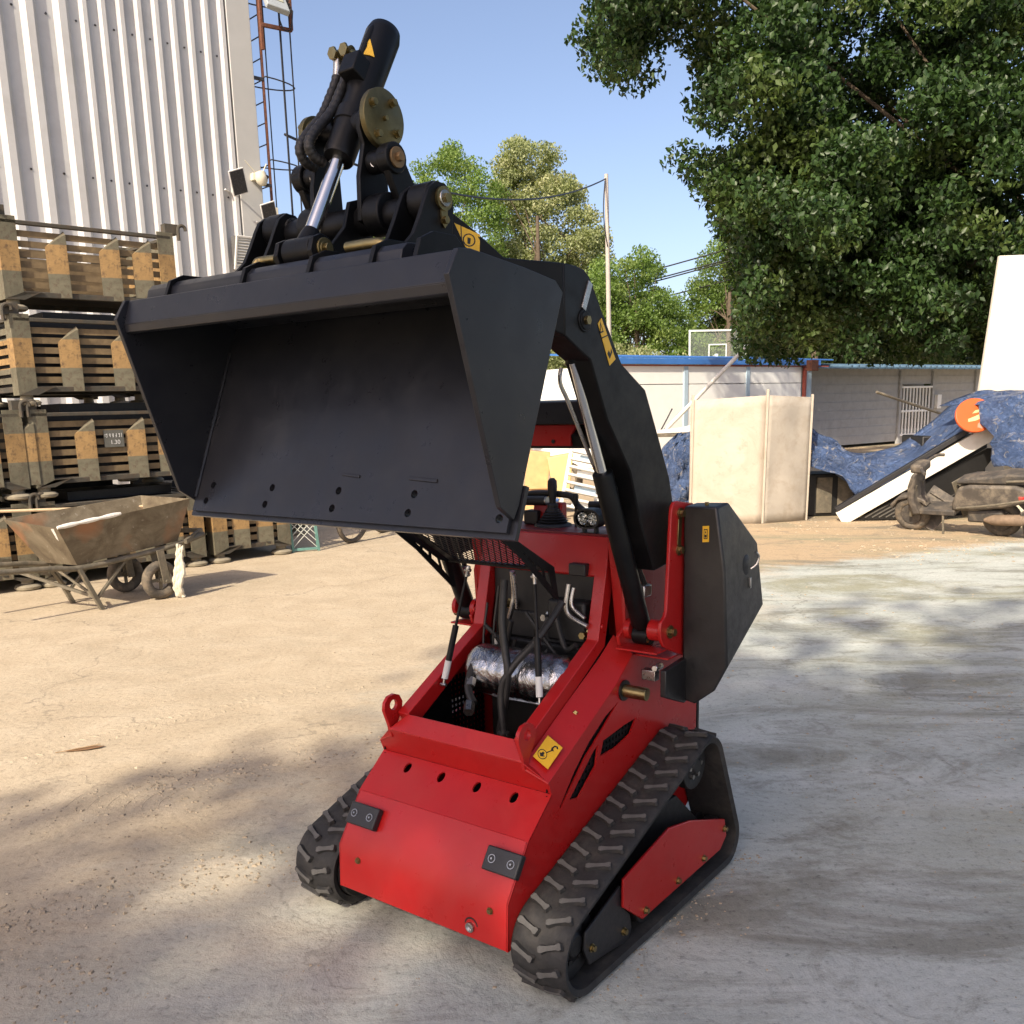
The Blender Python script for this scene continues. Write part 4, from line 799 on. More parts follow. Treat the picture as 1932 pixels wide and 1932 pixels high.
# caged ladder on the end wall
ld = wthing('caged_ladder', 0.32, 3.0, 'rusty caged ladder beside the clad building corner', 'ladder')
for y, rr, mt_ in ((0.0, 0.028, RUST), (0.42, 0.020, GALV)):
    MB().box((0, y, 4.6), (rr*1.4, rr*1.4, 9.2)).build('stile', mt_, ld, 0.004)
for i in range(26): MB().cyl((0, 0, 0.2+i*0.35), (0, 0.42, 0.2+i*0.35), 0.011, n=8).build('rung', GALV, ld)
for i in range(5): MB().box((-0.13, 0.0, 0.9+i*1.75), (0.26, 0.05, 0.05)).build('wall_bracket', GALV, ld)
for i in range(7):
    z = 0.35+i*1.36
    MB().tube([(0, 0.0, z)]+[(0.42-0.42*math.cos(math.pi*k/12)*1.0+0.0*k, 0.21+0.42*-math.cos(math.pi*k/12), z) if False else (0.75*math.sin(math.pi*k/12), 0.21-0.30*math.cos(math.pi*k/12), z) for k in range(13)]+[(0, 0.42, z)], 0.012, 6).build('cage_hoop', GALV, ld)
for k in (2, 4, 6, 8, 10):
    x, y = 0.75*math.sin(math.pi*k/12), 0.21-0.30*math.cos(math.pi*k/12)
    MB().box((x, y, 4.4), (0.012, 0.024, 8.6)).build('cage_strap', GALV, ld)
# floodlight on a bracket
fl = wthing('floodlight', 0.30, 8.25, 'grey floodlight on a rusty bracket at the top of the ladder', 'floodlight', off=0.10)
MB().bar((0, 0, 0.0), (0.62, 0.02, 0.05), 0.06, 0.06).bar((0.62, 0.02, 0.05), (0.62, 0.02, 1.2), 0.05, 0.05).bar((0, 0, -0.4), (0, 0, 1.2), 0.05, 0.05).build('bracket', RUST, fl, 0.004)
rot = Matrix.Rotation(R(-38), 3, 'X') @ Matrix.Rotation(R(9), 3, 'Y')
FG = mat('floodlight_grey', (0.30, 0.33, 0.34), 0.45, 0, 0.06, 6)
fc = V((0.22, -0.12, 0.42)); hs = MB().box(fc, (0.42, 0.10, 0.62), rot, 1.0).build('housing', FG, fl, 0.015)
MB().box(fc+rot @ V((0.0, -0.055, 0.08)), (0.27, 0.012, 0.38), rot).build('glass', mat('flood_glass', (0.55, 0.55, 0.40), 0.12, 0.3, 0.4, 14), fl, 0.004)
for i in range(7): MB().box(fc+rot @ V((0.235, -0.02, -0.25+i*0.085)), (0.04, 0.09, 0.012), rot).build('fin', GALV, hs)
tx = bpy.data.curves.new('maker_mark', 'FONT'); tx.body = 'OAIUSITTO'; tx.size = 0.055; tx.extrude = 0.001; tx.align_x = 'CENTER'; tx.materials.append(WPAPER)
to = text_mesh('maker_mark', tx, fl); M_ = (Matrix.Translation(fc+rot @ V((-0.165, -0.0525, -0.08))) @ rot.to_4x4() @ Matrix.Rotation(R(90), 4, 'X') @ Matrix.Rotation(R(90), 4, 'Z')); to.matrix_local = M_
MB().tube([fc+V((0.1, 0.05, -0.25)), fc+V((0.16, 0.0, -0.45)), fc+V((0.3, 0, -0.4)), fc+V((0.36, 0, -0.1))], 0.012, 6, sub=5).build('cable', HOSE, fl)
# two small solar panels, camera, louvre
for t_, z, nm, lb in ((-0.5, 5.45, 'solar_panel', 'small solar panel on the ribbed wall above the louvre'), (0.06, 4.98, 'solar_panel', 'small solar panel at the building corner beside the ladder')):
    o = wthing(nm, t_, z, lb, 'solar panel', off=0.1, group='small solar panels')
    r2 = Matrix.Rotation(R(24), 3, 'X') @ Matrix.Rotation(R(-22), 3, 'Y')
    MB().box((0, -0.22, 0.1), (0.28, 0.025, 0.42), r2).build('frame', WPAPER, o, 0.003)
    MB().box(V((0, -0.22, 0.1))+r2 @ V((0, -0.014, 0)), (0.25, 0.006, 0.39), r2).build('cell_sheet', mat('solar_cells', (0.035, 0.04, 0.05), 0.25, 0.2, 0.1, 9), o)
    MB().bar((0, 0, 0), (0, -0.2, 0.08), 0.02, 0.02).bar((0, 0.08, -0.02), (-0.14, 0.0, 0.0), 0.03, 0.02).build('arm', WPAPER, o)
o = wthing('security_camera', 0.0, 5.72, 'cream security camera with two aerials on the building corner', 'camera', off=0.12)
CRM = mat('cream_plastic', (0.62, 0.58, 0.45), 0.5)
MB().lathe((0.02, -0.08, 0), (0.2, 0, -1), [(-0.1, 0.03), (-0.08, 0.09), (0.0, 0.11), (0.08, 0.10), (0.14, 0.05)], 18).build('dome', CRM, o)
MB().box((-0.06, 0.0, 0.0), (0.12, 0.1, 0.12)).build('mount', CRM, o, 0.01)
for s in (-1, 1): MB().cyl((s*0.05, -0.05, 0.05), (s*0.16+(-0.1 if s < 0 else 0), -0.05, 0.24), 0.009, n=6).build('aerial', CRM, o)
MB().cyl((0.08, -0.14, 0), (0.085, -0.17, -0.01), 0.035).build('lens', INK, o)
o = wthing('junction_box', 0.32, 5.15, 'small cream junction box on the rusty ladder', 'junction box', off=0.06)
MB().box((0, 0, 0), (0.12, 0.08, 0.24)).build('box', CRM, o, 0.008)
MB().box((0, -0.043, 0), (0.1, 0.01, 0.2)).build('cover', CRM, o, 0.003)
o = wthing('wall_louvre', -0.35, 4.45, 'white slatted exhaust louvre near the building corner', 'vent', off=0.09)
WHT = mat('white_enamel', (0.66, 0.66, 0.62), 0.5, 0, 0.06, 4)
r3 = Matrix.Rotation(R(16), 3, 'X')
for (c_, s_) in (((0, -0.22, 0.27), (0.6, 0.04, 0.03)), ((0, -0.22, -0.27), (0.6, 0.04, 0.03)), ((-0.29, -0.22, 0), (0.03, 0.04, 0.56)), ((0.29, -0.22, 0), (0.03, 0.04, 0.56))):
    MB().box(r3 @ V(c_), s_, r3).build('frame_bar', WHT, o, 0.003)
for i in range(11): MB().box(r3 @ V((0, -0.215, -0.235+i*0.047)), (0.56, 0.05, 0.010), r3 @ Matrix.Rotation(R(35), 3, 'X')).build('slat', WHT, o)
MB().box((0, -0.08, 0), (0.5, 0.16, 0.46)).build('duct', mat('duct_dark', (0.1, 0.1, 0.1), 0.7), o)
# ================================================================== steel stillages
def stillage_mat():
    m, t, b = newmat('stillage_paint'); c = co(t); sep = nd(t, 'ShaderNodeSeparateXYZ'); t.links.new(c, sep.inputs[0])
    n1 = noise(t, 5, 7, 0.7, c, 0.4); n2 = noise(t, 22, 6, 0.7, c)
    zz = mth(t, 'ADD', sep.outputs[2], mth(t, 'MULTIPLY', mth(t, 'SUBTRACT', n2.outputs[0], 0.5), 0.012))
    band = ramp(t, zz, [(0.355, 0.0), (0.36, 1.0), (0.625, 1.0), (0.63, 0.0)])
    ol = ramp(t, n1.outputs[0], [(0.3, (0.075, 0.07, 0.045)), (0.7, (0.165, 0.15, 0.10))]); ye = ramp(t, n1.outputs[0], [(0.3, (0.19, 0.115, 0.045)), (0.7, (0.35, 0.22, 0.085))])
    col = mix(t, band, ol, ye); col = mix(t, ramp(t, n2.outputs[0], [(0.50, 0.0), (0.66, 0.75)]), col, (0.075, 0.045, 0.027))
    t.links.new(col, b.inputs['Base Color']); b.inputs['Roughness'].default_value = 0.75; bump(t, n2.outputs[0], 0.4, 0.006, b); return m
SP = stillage_mat(); SPD = mat('stillage_slat', (0.17, 0.12, 0.06), 0.8, 0, 0.3, 7, dust=(0.075, 0.05, 0.03), dsc=6, damt=0.7); SOL = mat('stillage_olive', (0.055, 0.05, 0.038), 0.8, 0, 0.25, 9, dust=(0.10, 0.06, 0.03), dsc=12, damt=0.6)
SFOOT = mat('stillage_foot', (0.24, 0.21, 0.15), 0.8, 0, 0.2, 9)
meshes = {}
def shared(key, fn_, name, mt_, parent, loc=(0, 0, 0), rz=0.0, bevel=0.0):
    if key not in meshes:
        o = fn_().build(name, mt_, None, bevel); meshes[key] = o.data; COL.objects.unlink(o); bpy.data.objects.remove(o)
    o = bpy.data.objects.new(name, meshes[key]); link(o, parent); o.location = loc; o.rotation_euler = (0, 0, rz)
    if bevel:
        b = o.modifiers.new('bevel', 'BEVEL'); b.width = bevel; b.segments = 1
    return o
def stillage(loc, L, Wd, label, sign=False):
    o = thing('steel_stillage', loc, label, 'stillage', 'olive and yellow steel stillages', rz=WA)
    Hh = 0.80
    for k, (x, y, r) in enumerate(((0, 0, 0), (L, 0, 90), (L, Wd, 180), (0, Wd, 270))):
        sx = 1 if x == 0 else -1; sy = 1 if y == 0 else -1
        po = shared(('post', L, k), lambda: MB().prism([(0, 0), (0.17*sx, 0), (0.17*sx, 0.012*sy), (0.012*sx, 0.012*sy), (0.012*sx, 0.17*sy), (0, 0.17*sy)], lambda u, v, t: (u, v, t), 0.10, Hh+0.05), 'corner_post', SP, o, (x, y, 0))
        shared('foot', lambda: MB().lathe((0, 0, 0), (0, 0, 1), [(0.0, 0.10), (0.012, 0.12), (0.035, 0.125), (0.055, 0.10), (0.06, 0.06), (0.12, 0.055)], 20), 'foot', SFOOT, po, (sx*0.09, sy*0.09, 0))
        shared(('fun', sx), lambda: MB().prism([(0.0, 0.10), (0.30, 0.17), (0.17, 0.17), (0.17, 0.10)], lambda u, v, t: (u*sx, t, v), 0.0, 0.012).prism([(0.17, 0.10), (0.17, 0.18), (0.34, 0.18)], lambda u, v, t: (u*sx, t, v), 0.0, 0.012), 'gusset', SOL, po, (0, -0.006*sy, 0))
        if k in (0, 1):
            shared('hook', lambda: MB().tube([(0, 0, -0.05), (0, 0, 0.05), (0.012, 0, 0.085), (0.045, 0, 0.10), (0.075, 0, 0.085), (0.082, 0, 0.05)], 0.018, 8, sub=4), 'hook', RUST if loc[2] > 2 else SOL, po, (0.06 if x else -0.06, -0.01, Hh+0.03))
            shared('cap', lambda: MB().box((0, 0, 0.0), (0.14, 0.10, 0.10)), 'post_cap', RUST if loc[2] > 2 else SOL, po, (-0.1*0 if x else 0.02, 0.06, Hh+0.09))
    # rails
    for (c_, s_) in (((L/2, 0.03, Hh), (L-0.05, 0.06, 0.035)), ((L/2, Wd-0.03, Hh), (L-0.05, 0.06, 0.035)), ((0.03, Wd/2, Hh), (0.06, Wd-0.14, 0.033)), ((L-0.03, Wd/2, Hh), (0.06, Wd-0.14, 0.033)), ((L/2, 0.05, 0.155), (L-0.05, 0.08, 0.05)), ((L/2, Wd-0.05, 0.155), (L-0.05, 0.08, 0.05)), ((0.05, Wd/2, 0.156), (0.08, Wd-0.2, 0.05)), ((L-0.05, Wd/2, 0.156), (0.08, Wd-0.2, 0.05))):
        shared(('rail', s_), lambda: MB().box((0, 0, 0), s_), 'rail', SOL, o, c_, bevel=0.004)
    shared(('floor', L), lambda: MB().box((0, 0, 0), (L-0.1, Wd-0.1, 0.012)), 'floor', SOL, o, (L/2, Wd/2, 0.182))
    rg = random.Random(int(loc[2]*100)+int(L*10))
    for i in range(6):
        z = 0.245+i*0.092
        for y, nm in ((0.045, 'f'), (Wd-0.045, 'b')):
            q = shared(('slat', L, i), lambda: MB().box((0, 0, 0.245+i*0.092), (L-0.06, 0.012, 0.058)), 'slat', SPD, o, (L/2, y+rg.uniform(-.006, .006), 0))
        for x in (0.045, L-0.045):
            shared(('eslat', Wd, i), lambda: MB().box((0, 0, 0.245+i*0.092), (0.012, Wd-0.12, 0.058)), 'end_slat', SP, o, (x+rg.uniform(-.006, .006), Wd/2, 0))
    if loc[2] < 2.5: shared(('liner', L), lambda: MB().box((0, 0, 0.53), (L-0.12, 0.01, 0.72)), 'dark_backing', DARK, o, (L/2, Wd-0.09, 0)); shared(('load', L), lambda: MB().box((0, 0, 0.50), (L-0.2, Wd-0.4, 0.62)).box((0.1, 0, 0.86), (L-0.6, Wd-0.6, 0.09)), 'scrap_load', DARK, o, (L/2, Wd/2, 0))  # the back sheet is added to darken the gaps behind the slats
    # wedge stiffeners on the long sides
    def wedge():
        m = MB()
        b0 = [(0, 0), (0.175, -0.05), (0.187, -0.05), (0.187, 0.0)]
        lo, hi = 0.135, 0.60
        m.add([(x, y, lo) for x, y in b0]+[(0, 0, hi), (0.175, -0.05, hi+0.12), (0.187, -0.05, hi+0.12), (0.187, 0, hi+0.16)], [(0, 1, 2, 3), (4, 5, 6, 7), (0, 1, 5, 4), (1, 2, 6, 5), (2, 3, 7, 6), (3, 0, 4, 7)]); return m
    for x in ([0.42, 0.93, 1.26] if L > 1.3 else [0.25, 0.55]):
        shared('wedge', wedge, 'stiffener', SP, o, (x, 0.036, 0))
        shared('wedgeb', lambda: MB().prism([(0, 0), (0.175, 0.075), (0.187, 0.0)], lambda u, v, t: (u, v, t), 0.135, 0.70), 'stiffener', SP, o, (x, Wd-0.036, 0))
    if sign:
        sg = shared('sign', lambda: MB().box((0, 0, 0), (0.20, 0.008, 0.17)), 'stencil_plate', mat('stencil_plate_grey', (0.10, 0.10, 0.085), 0.7, 0, 0.2, 10), o, (0.80, 0.022, 0.545))
        def stencil():
            m = MB()
            for gx, st in ((-0.072, '101'), (-0.04, '110'), (-0.008, '111'), (0.024, '011'), (0.056, '101')):
                for j, q in enumerate(st):
                    if q == '1': m.box((gx, -0.006, 0.045-j*0.014), (0.018-0.004*j % 0.01, 0.001, 0.006))
                m.box((gx+0.004, -0.0062, 0.034), (0.005, 0.001, 0.036))
            m.box((0.08, -0.006, 0.034), (0.004, 0.001, 0.04)); m.box((-0.088, -0.006, 0.034), (0.004, 0.001, 0.03)); return m
        shared('stencil', stencil, 'stencil_marks', WPAPER, sg)
        t2 = bpy.data.curves.new('stencil_number', 'FONT'); t2.body = '1.30'; t2.size = 0.06; t2.extrude = 0.0005; t2.align_x = 'CENTER'; t2.materials.append(WPAPER)
        q = text_mesh('stencil_number', t2, sg); q.location = (0.01, -0.006, -0.055); q.rotation_euler = (R(90), 0, 0)
    return o
TH = 0.885
stillage((-4.60, 9.24, 0.0), 1.70, 1.15, 'lowest stillage of the tall stack, behind the wheelbarrow')
stillage((-4.58, 9.25, TH), 1.70, 1.15, 'second stillage from the ground in the tall stack, with stencilled plate', True)
stillage((-4.62, 9.22, 2*TH), 1.70, 1.15, 'third stillage from the ground in the tall stack')
stillage((-4.66, 9.27, 3*TH), 1.70, 1.15, 'topmost stillage of the tall stack, against the white building')
stillage((-3.30, 10.49, 0.0), 0.97, 1.15, 'single stillage on the ground beyond the tall stack', True)
stillage((-5.62, 8.27, 0.0), 1.35, 1.1, 'stillage at the left picture edge behind the barrow')
stillage((-5.60, 8.28, TH), 1.35, 1.1, 'upper stillage at the left picture edge')
# ================================================================== wheelbarrow
BX = V((0.64, 0.77, 0)).normalized()
bw = thing('wheelbarrow', (-3.25, 8.47, 0), 'dented rusty two-wheeled barrow with a white crust on its rim', 'wheelbarrow', rz=math.atan2(BX.y, BX.x))
def rusty_tray():
    m, t, b = newmat('barrow_tray'); c = co(t); n1 = noise(t, 3.5, 8, 0.7, c, 0.6); n2 = noise(t, 18, 6, 0.7, c); n3 = noise(t, 1.7, 3, 0.5, c)
    col = ramp(t, n1.outputs[0], [(0.28, (0.06, 0.042, 0.025)), (0.45, (0.115, 0.09, 0.055)), (0.62, (0.18, 0.15, 0.10)), (0.8, (0.25, 0.18, 0.11))])
    col = mix(t, ramp(t, n3.outputs[0], [(0.54, 0.0), (0.64, 0.7)]), col, (0.30, 0.12, 0.045))
    col = mix(t, ramp(t, n2.outputs[0], [(0.62, 0.0), (0.72, 0.6)]), col, (0.40, 0.36, 0.29))
    t.links.new(col, b.inputs['Base Color']); b.inputs['Roughness'].default_value = 0.8; bump(t, n2.outputs[0], 0.5, 0.006, b); return m
TRAY = rusty_tray(); BST = mat('barrow_steel', (0.13, 0.115, 0.085), 0.7, 0.3, 0.25, 14, dust=(0.28, 0.23, 0.16), dsc=8, damt=0.6); TYRE = mat('dusty_tyre', (0.075, 0.065, 0.052), 0.9, 0, 0.25, 14, dust=(0.24, 0.19, 0.13), dsc=9, damt=0.8, bmp=0.4, bsc=60)
# tray (x forward = towards the right of the picture, y away): rim and floor
rim = [(-0.84, -0.08, 0.757), (0.40, -0.08, 0.893), (0.30, 0.60, 0.905), (-0.93, 0.72, 0.80)]
flo = [(-0.66, 0.03, 0.415), (0.30, 0.03, 0.505), (0.27, 0.50, 0.50), (-0.70, 0.58, 0.40)]
m = MB(); sh_ = 0.008
def inset(q, c): return tuple(V(q).lerp(V(c), 0.012))
cc = (-0.2, 0.3, 0.7)
vs = rim+flo+[inset(q, cc) for q in rim]+[inset((q[0], q[1], q[2]+0.01), cc) for q in flo]
fs = [(i, (i+1) % 4, 4+(i+1) % 4, 4+i) for i in range(4)]+[(4, 5, 6, 7)]+[(8+i, 8+(i+1) % 4, 12+(i+1) % 4, 12+i) for i in range(4)]+[(12, 13, 14, 15)]+[(i, (i+1) % 4, 8+(i+1) % 4, 8+i) for i in range(4)]
m.add(vs, fs); tray = m.build('tray', TRAY, bw, smooth=False)
MB().tube([V(rim[0]).lerp(V(rim[1]), k/9*0.45)+V((0, 0.0, 0.006)) for k in range(10)], 0.016, 8, rf=lambda t, i: 0.8+0.5*abs(math.sin(i*2.1))).build('white_crust', mat('lime_crust', (0.62, 0.60, 0.55), 0.9, 0, 0.1, 30, bmp=0.8, bsc=50), tray)
MB().prism([(-0.80, 0.75), (-0.72, 0.745), (-0.75, 0.68), (-0.77, 0.64), (-0.785, 0.69)], lambda u, v, t: V((-0.853-(0.757-v)*-0.49+0.0, (u+0.80)*2.2-0.02, v+0.0)) if False else V((-0.845+(0.757-v)*0.53-t, -0.02+(u+0.80)*2.0, v)), 0.0, 0.004).build('lime_spill', MATS['lime_crust'], tray)
for y in (0.02, 0.55):
    MB().tube([(-1.6, y-0.02, 0.47), (-0.9, y, 0.42), (-0.62, y, 0.39), (0.0, y, 0.44), (0.33, y, 0.485), (0.60, y+0.05, 0.53)], 0.024, 10, sub=5).build('frame_tube', BST, bw)
    MB().bar((-0.66, y, 0.40), (-0.49, y, 0.0), 0.045, 0.035).build('leg', BST, bw, 0.003)
    MB().bar((-0.52, y, 0.10), (-0.75, y+0.2 if y < 0.3 else y-0.2, 0.38), 0.03, 0.02).build('leg_brace', BST, bw)
    MB().bar((-0.52, y, 0.11), (-0.22, y+0.02, 0.40), 0.03, 0.02).build('leg_strut', BST, bw)
MB().bar((-0.52, 0.02, 0.11), (-0.95, 0.52, 0.36), 0.03, 0.025).build('cross_brace', BST, bw)
MB().bar((0.33, -0.05, 0.50), (0.63, 0.15, 0.56), 0.03, 0.04).bar((0.63, 0.15, 0.56), (0.34, 0.6, 0.56), 0.03, 0.04).build('nose_bar', BST, bw)
for y in (0.0, 0.62):
    wz = 0.178; x0 = 0.07
    wh = MB().torus((x0, y, wz), (0, 1, 0), 0.133, 0.045, 36, 12).build('wheel', TYRE, bw)
    MB().lathe((x0, y-0.02, wz), (0, 1, 0), [(0, 0.10), (0.004, 0.107), (0.036, 0.107), (0.04, 0.10)], 28, closed=False).lathe((x0, y-0.03, wz), (0, 1, 0), [(0, 0.02), (0.06, 0.02)], 14).bar((x0-0.1, y, wz), (x0+0.1, y, wz), 0.012, 0.03).bar((x0, y, wz-0.1), (x0, y, wz+0.1), 0.012, 0.03).build('rim', BST, wh)
    MB().bar((x0-0.01, y-0.06, 0.46), (x0+0.03, y-0.06, 0.15), 0.012, 0.07, up=(1, 0, 0)).bar((x0-0.01, y+0.06, 0.46), (x0+0.03, y+0.06, 0.15), 0.012, 0.07, up=(1, 0, 0)).cyl((x0+0.03, y-0.08, 0.165), (x0+0.03, y+0.08, 0.165), 0.018).build('wheel_fork', BST, bw, 0.002)
rag = thing('plastic_rag', (-3.01, 8.56, 0), 'dirty white rag hanging from the barrow frame beside the wheel', 'rag')
m = MB(); rgn = random.Random(9)
for k in range(3):
    m.tube([(0.02*k-0.02, 0.0+0.01*k, 0.50-0.01*k), (0.015*k-0.03, 0.0, 0.38), (-0.05+0.03*k, -0.01, 0.25), (-0.08+0.03*k, -0.02*k, 0.12), (-0.06+0.025*k, 0.0, 0.015)], 0.021, 9, sub=6, rf=lambda t, i: 0.45+0.75*math.sin(min(1, t*1.05)*2.5)+0.22*math.sin(i*1.7+k*2.1))
m.build('cloth_strip', mat('dirty_cloth', (0.55, 0.51, 0.41), 0.85, 0, 0.15, 12, dust=(0.30, 0.25, 0.17), dsc=12, damt=0.5, bmp=0.5, bsc=40), rag)
pl = thing('wooden_pole', (-4.9, 8.6, 0.8), 'thin pale wooden pole lying across the barrow', 'pole')
MB().tube([(-0.8, -0.35, 0.06), (0.4, 0.05, 0.03), (1.45, 0.48, 0.0)], 0.014, 8).build('shaft', mat('pale_wood', (0.48, 0.36, 0.22), 0.7, 0, 0.15, 14), pl)
MB().cyl((1.40, 0.46, 0.0), (1.46, 0.485, 0.0), 0.0165, n=8).build('end_binding', TYRE, pl)
# green mesh guard and a bicycle wheel beyond
mg_ = thing('mesh_guard', (-2.32, 11.35, 0), 'narrow green wire mesh guard standing beside the single stillage', 'mesh guard', rz=R(30))
GRN = mat('green_paint', (0.10, 0.22, 0.19), 0.6, 0, 0.2, 9)
MB().bar((0.0, 0, 0), (-0.06, 0.0, 0.8), 0.04, 0.03).bar((-0.30, 0.05, 0.0), (-0.34, 0.05, 0.8), 0.03, 0.03).bar((0.0, 0, 0.03), (-0.3, 0.05, 0.03), 0.03, 0.03).bar((-0.06, 0, 0.8), (-0.34, 0.05, 0.8), 0.03, 0.03).build('frame', GRN, mg_, 0.002)
m = MB()
for i in range(14):
    for sg in (-1, 1):
        z0 = -0.25+i*0.075; a_ = V((-0.30, 0.045, z0 if sg > 0 else z0+0.29)); b_ = V((-0.02, 0.0, z0+0.29 if sg > 0 else z0))
        if min(a_.z, b_.z) > 0.02 and max(a_.z, b_.z) < 0.8: m.bar(a_, b_, 0.005, 0.008)
tag(m.build('wire_mesh', mat('mesh_wire', (0.45, 0.47, 0.42), 0.6), mg_, smooth=False), kind='stuff')
bi = thing('bicycle', (-1.97, 11.9, 0), 'dusty bicycle leaning behind the raised bucket, only a wheel showing', 'bicycle', rz=R(74))
for x in (0.0, 1.0):
    wl_ = MB().torus((x+0.03, 0.02, 0.31), (0.25, 1, 0.1), 0.285, 0.03, 36, 8).build('wheel', TYRE, bi)
    m = MB()
    for k in range(12): m.cyl((x+0.03, 0.02, 0.31), (x+0.03+0.27*math.cos(k*math.pi/6), 0.02-0.067*math.cos(k*math.pi/6)-0.027*math.sin(k*math.pi/6), 0.31+0.27*math.sin(k*math.pi/6)), 0.002, n=5)
    m.build('spokes', STEEL, wl_)
MB().tube([(0.03, 0.02, 0.31), (0.2, 0.02, 0.85)], 0.018, 8).tube([(0.16, 0.02, 0.75), (0.7, 0.0, 0.78), (0.55, 0, 0.3), (0.18, 0.02, 0.68)], 0.018, 8).tube([(1.03, 0.02, 0.31), (0.7, 0, 0.78)], 0.012, 8).tube([(0.55, 0, 0.3), (1.03, 0.02, 0.31)], 0.012, 8).build('frame', GALV, bi)
MB().tube([(0.25, -0.28, 0.9), (0.2, -0.1, 0.95), (0.2, 0.12, 0.95), (0.25, 0.3, 0.9)], 0.014, 8, sub=4).build('handlebar', GALV, bi)
MB().box((0.72, 0, 0.86), (0.25, 0.14, 0.05)).build('saddle', PLAS, bi, 0.02)
MB().tube([(-0.12+0.30*math.cos(q), 0.02, 0.31+0.35*math.sin(q)) for q in [0.3+0.25*i for i in range(8)]], 0.02, 6).build('mudguard', mat('rusty_paint', (0.22, 0.10, 0.06), 0.7, 0, 0.3, 14), bi)
# rear stack of stillages standing behind the tall one
for k, lb in enumerate(('lowest stillage of the rear stack by the white wall', 'middle stillage of the rear stack by the white wall', 'top stillage of the rear stack by the white wall')):
    q = V((-4.75, 9.35, 0))-WN*1.35; stillage((q.x, q.y, k*TH), 1.70, 1.15, lb)
q = V((-3.2, 10.9, 0))-WN*1.2; stillage((q.x, q.y, 0), 1.70, 1.15, 'stillage on the ground against the white wall, far right')
# ================================================================== site hut
HD = V((0.79717, 0.60375, 0)); HN = V((HD.y, -HD.x, 0)); HA = math.atan2(HD.y, HD.x)
HUTW = mat('hut_white', (0.84, 0.85, 0.83), 0.6, 0, 0.02, 1.5, dust=(0.6, 0.57, 0.48), dsc=2.5, damt=0.12)
BLUE = mat('hut_blue', (0.045, 0.17, 0.50), 0.45, 0, 0.08, 3); PALEB = mat('hut_pale_blue', (0.40, 0.52, 0.62), 0.5, 0, 0.05, 3)
GSID = mat('grey_siding', (0.38, 0.385, 0.385), 0.75, 0, 0.06, 4, dust=(0.2, 0.18, 0.15), dsc=5, damt=0.3)
RDB = mat('rust_red_paint', (0.30, 0.07, 0.05), 0.7, 0, 0.2, 10)
ht_ = thing('site_hut', (10.0, 30.4, 0), 'long white panel hut with blue roof edge behind the scrap', 'hut', rz=HA)
xs = [-9.4, -6.42, -3.8, -1.2]
for a_, b_ in zip(xs, xs[1:]):
    MB().box(((a_+b_)/2, 0, 1.06), (b_-a_-0.14, 0.06, 2.1)).build('wall_panel', HUTW, ht_, 0.006)
    MB().box(((a_+b_)/2, 0, 2.37), (b_-a_-0.14, 0.058, 0.48)).build('upper_panel', HUTW, ht_, 0.006)
for x in xs[:-1]: MB().box((x, -0.012, 1.3), (0.16, 0.09, 2.6)).build('pillar', PALEB, ht_, 0.006)
MB().box((-1.12, -0.04, 1.3), (0.09, 0.10, 2.6)).build('corner_post', RDB, ht_, 0.006)
MB().box((-0.86, 0.02, 1.25), (0.26, 0.08, 2.5)).build('corner_pilaster', PALEB, ht_, 0.006)
MB().box((-5.0, -0.10, 2.715), (9.1, 0.08, 0.15)).build('roof_fascia', BLUE, ht_, 0.01)
MB().box((-4.75, -0.055, 2.615), (9.6, 0.03, 0.04)).build('soffit_strip', RDB, ht_)
MB().add([(-9.6, -0.13, 2.795), (0.2, -0.13, 2.795), (0.2, 3.2, 3.05), (-9.6, 3.2, 3.05), (-9.6, -0.13, 2.83), (0.2, -0.13, 2.83), (0.2, 3.2, 3.09), (-9.6, 3.2, 3.09)], [(0, 1, 2, 3), (4, 5, 6, 7), (0, 1, 5, 4), (1, 2, 6, 5), (2, 3, 7, 6), (3, 0, 4, 7)]).build('roof', BLUE, ht_)
MB().box((-4.9, 3.0, 1.3), (8.8, 0.06, 2.6)).box((-9.37, 1.5, 1.3), (0.06, 3.0, 2.6)).build('rear_wall', HUTW, ht_)
MB().box((-1.25, -0.40, 2.62), (0.34, 0.2, 0.32)).build('lamp_box', RUST, ht_, 0.01)
gw = thing('grey_annex', (10.0, 30.4, 0), 'grey weatherboard annex with deep eaves at the right of the white hut', 'hut', rz=HA)
for i in range(9):
    z = 0.1+i*0.28
    for (a_, b_) in (((-0.75, 5.1), (7.2, 11.2)) if i < 7 else ((-0.75, 11.2),)):
        rr = Matrix.Rotation(R(4), 3, 'X'); MB().box(((a_+b_)/2, 0.52, z+0.14), (b_-a_, 0.03, 0.285), rr).build('weatherboard', GSID, gw)
MB().box((6.15, 0.54, 0.25), (2.1, 0.03, 0.5)).build('sill_panel', GSID, gw)
for x in (5.08, 7.22, 10.3): MB().box((x, 0.47, 1.25), (0.14, 0.10, 2.5)).build('post', GSID, gw, 0.006)
wn_ = MB().box((6.15, 0.58, 1.1), (2.0, 0.03, 1.7)).build('window', mat('window_dark', (0.05, 0.05, 0.05), 0.25, 0, 0.3, 5), gw)
MB().box((6.15, 0.62, 1.1), (1.9, 0.01, 1.6)).build('curtain', HUTW, wn_)
for i in range(9): MB().cyl((5.3+i*0.21, 0.45, 0.3), (5.3+i*0.21, 0.45, 1.95), 0.035, n=8).build('window_bar', HUTW, wn_)
for z in (0.3, 1.12, 1.95): MB().box((6.15, 0.45, z), (2.0, 0.06, 0.07)).build('window_rail', HUTW, wn_, 0.004)
MB().box((7.55, 0.42, 1.42), (0.26, 0.14, 0.5)).build('meter_box', HUTW, gw, 0.01)
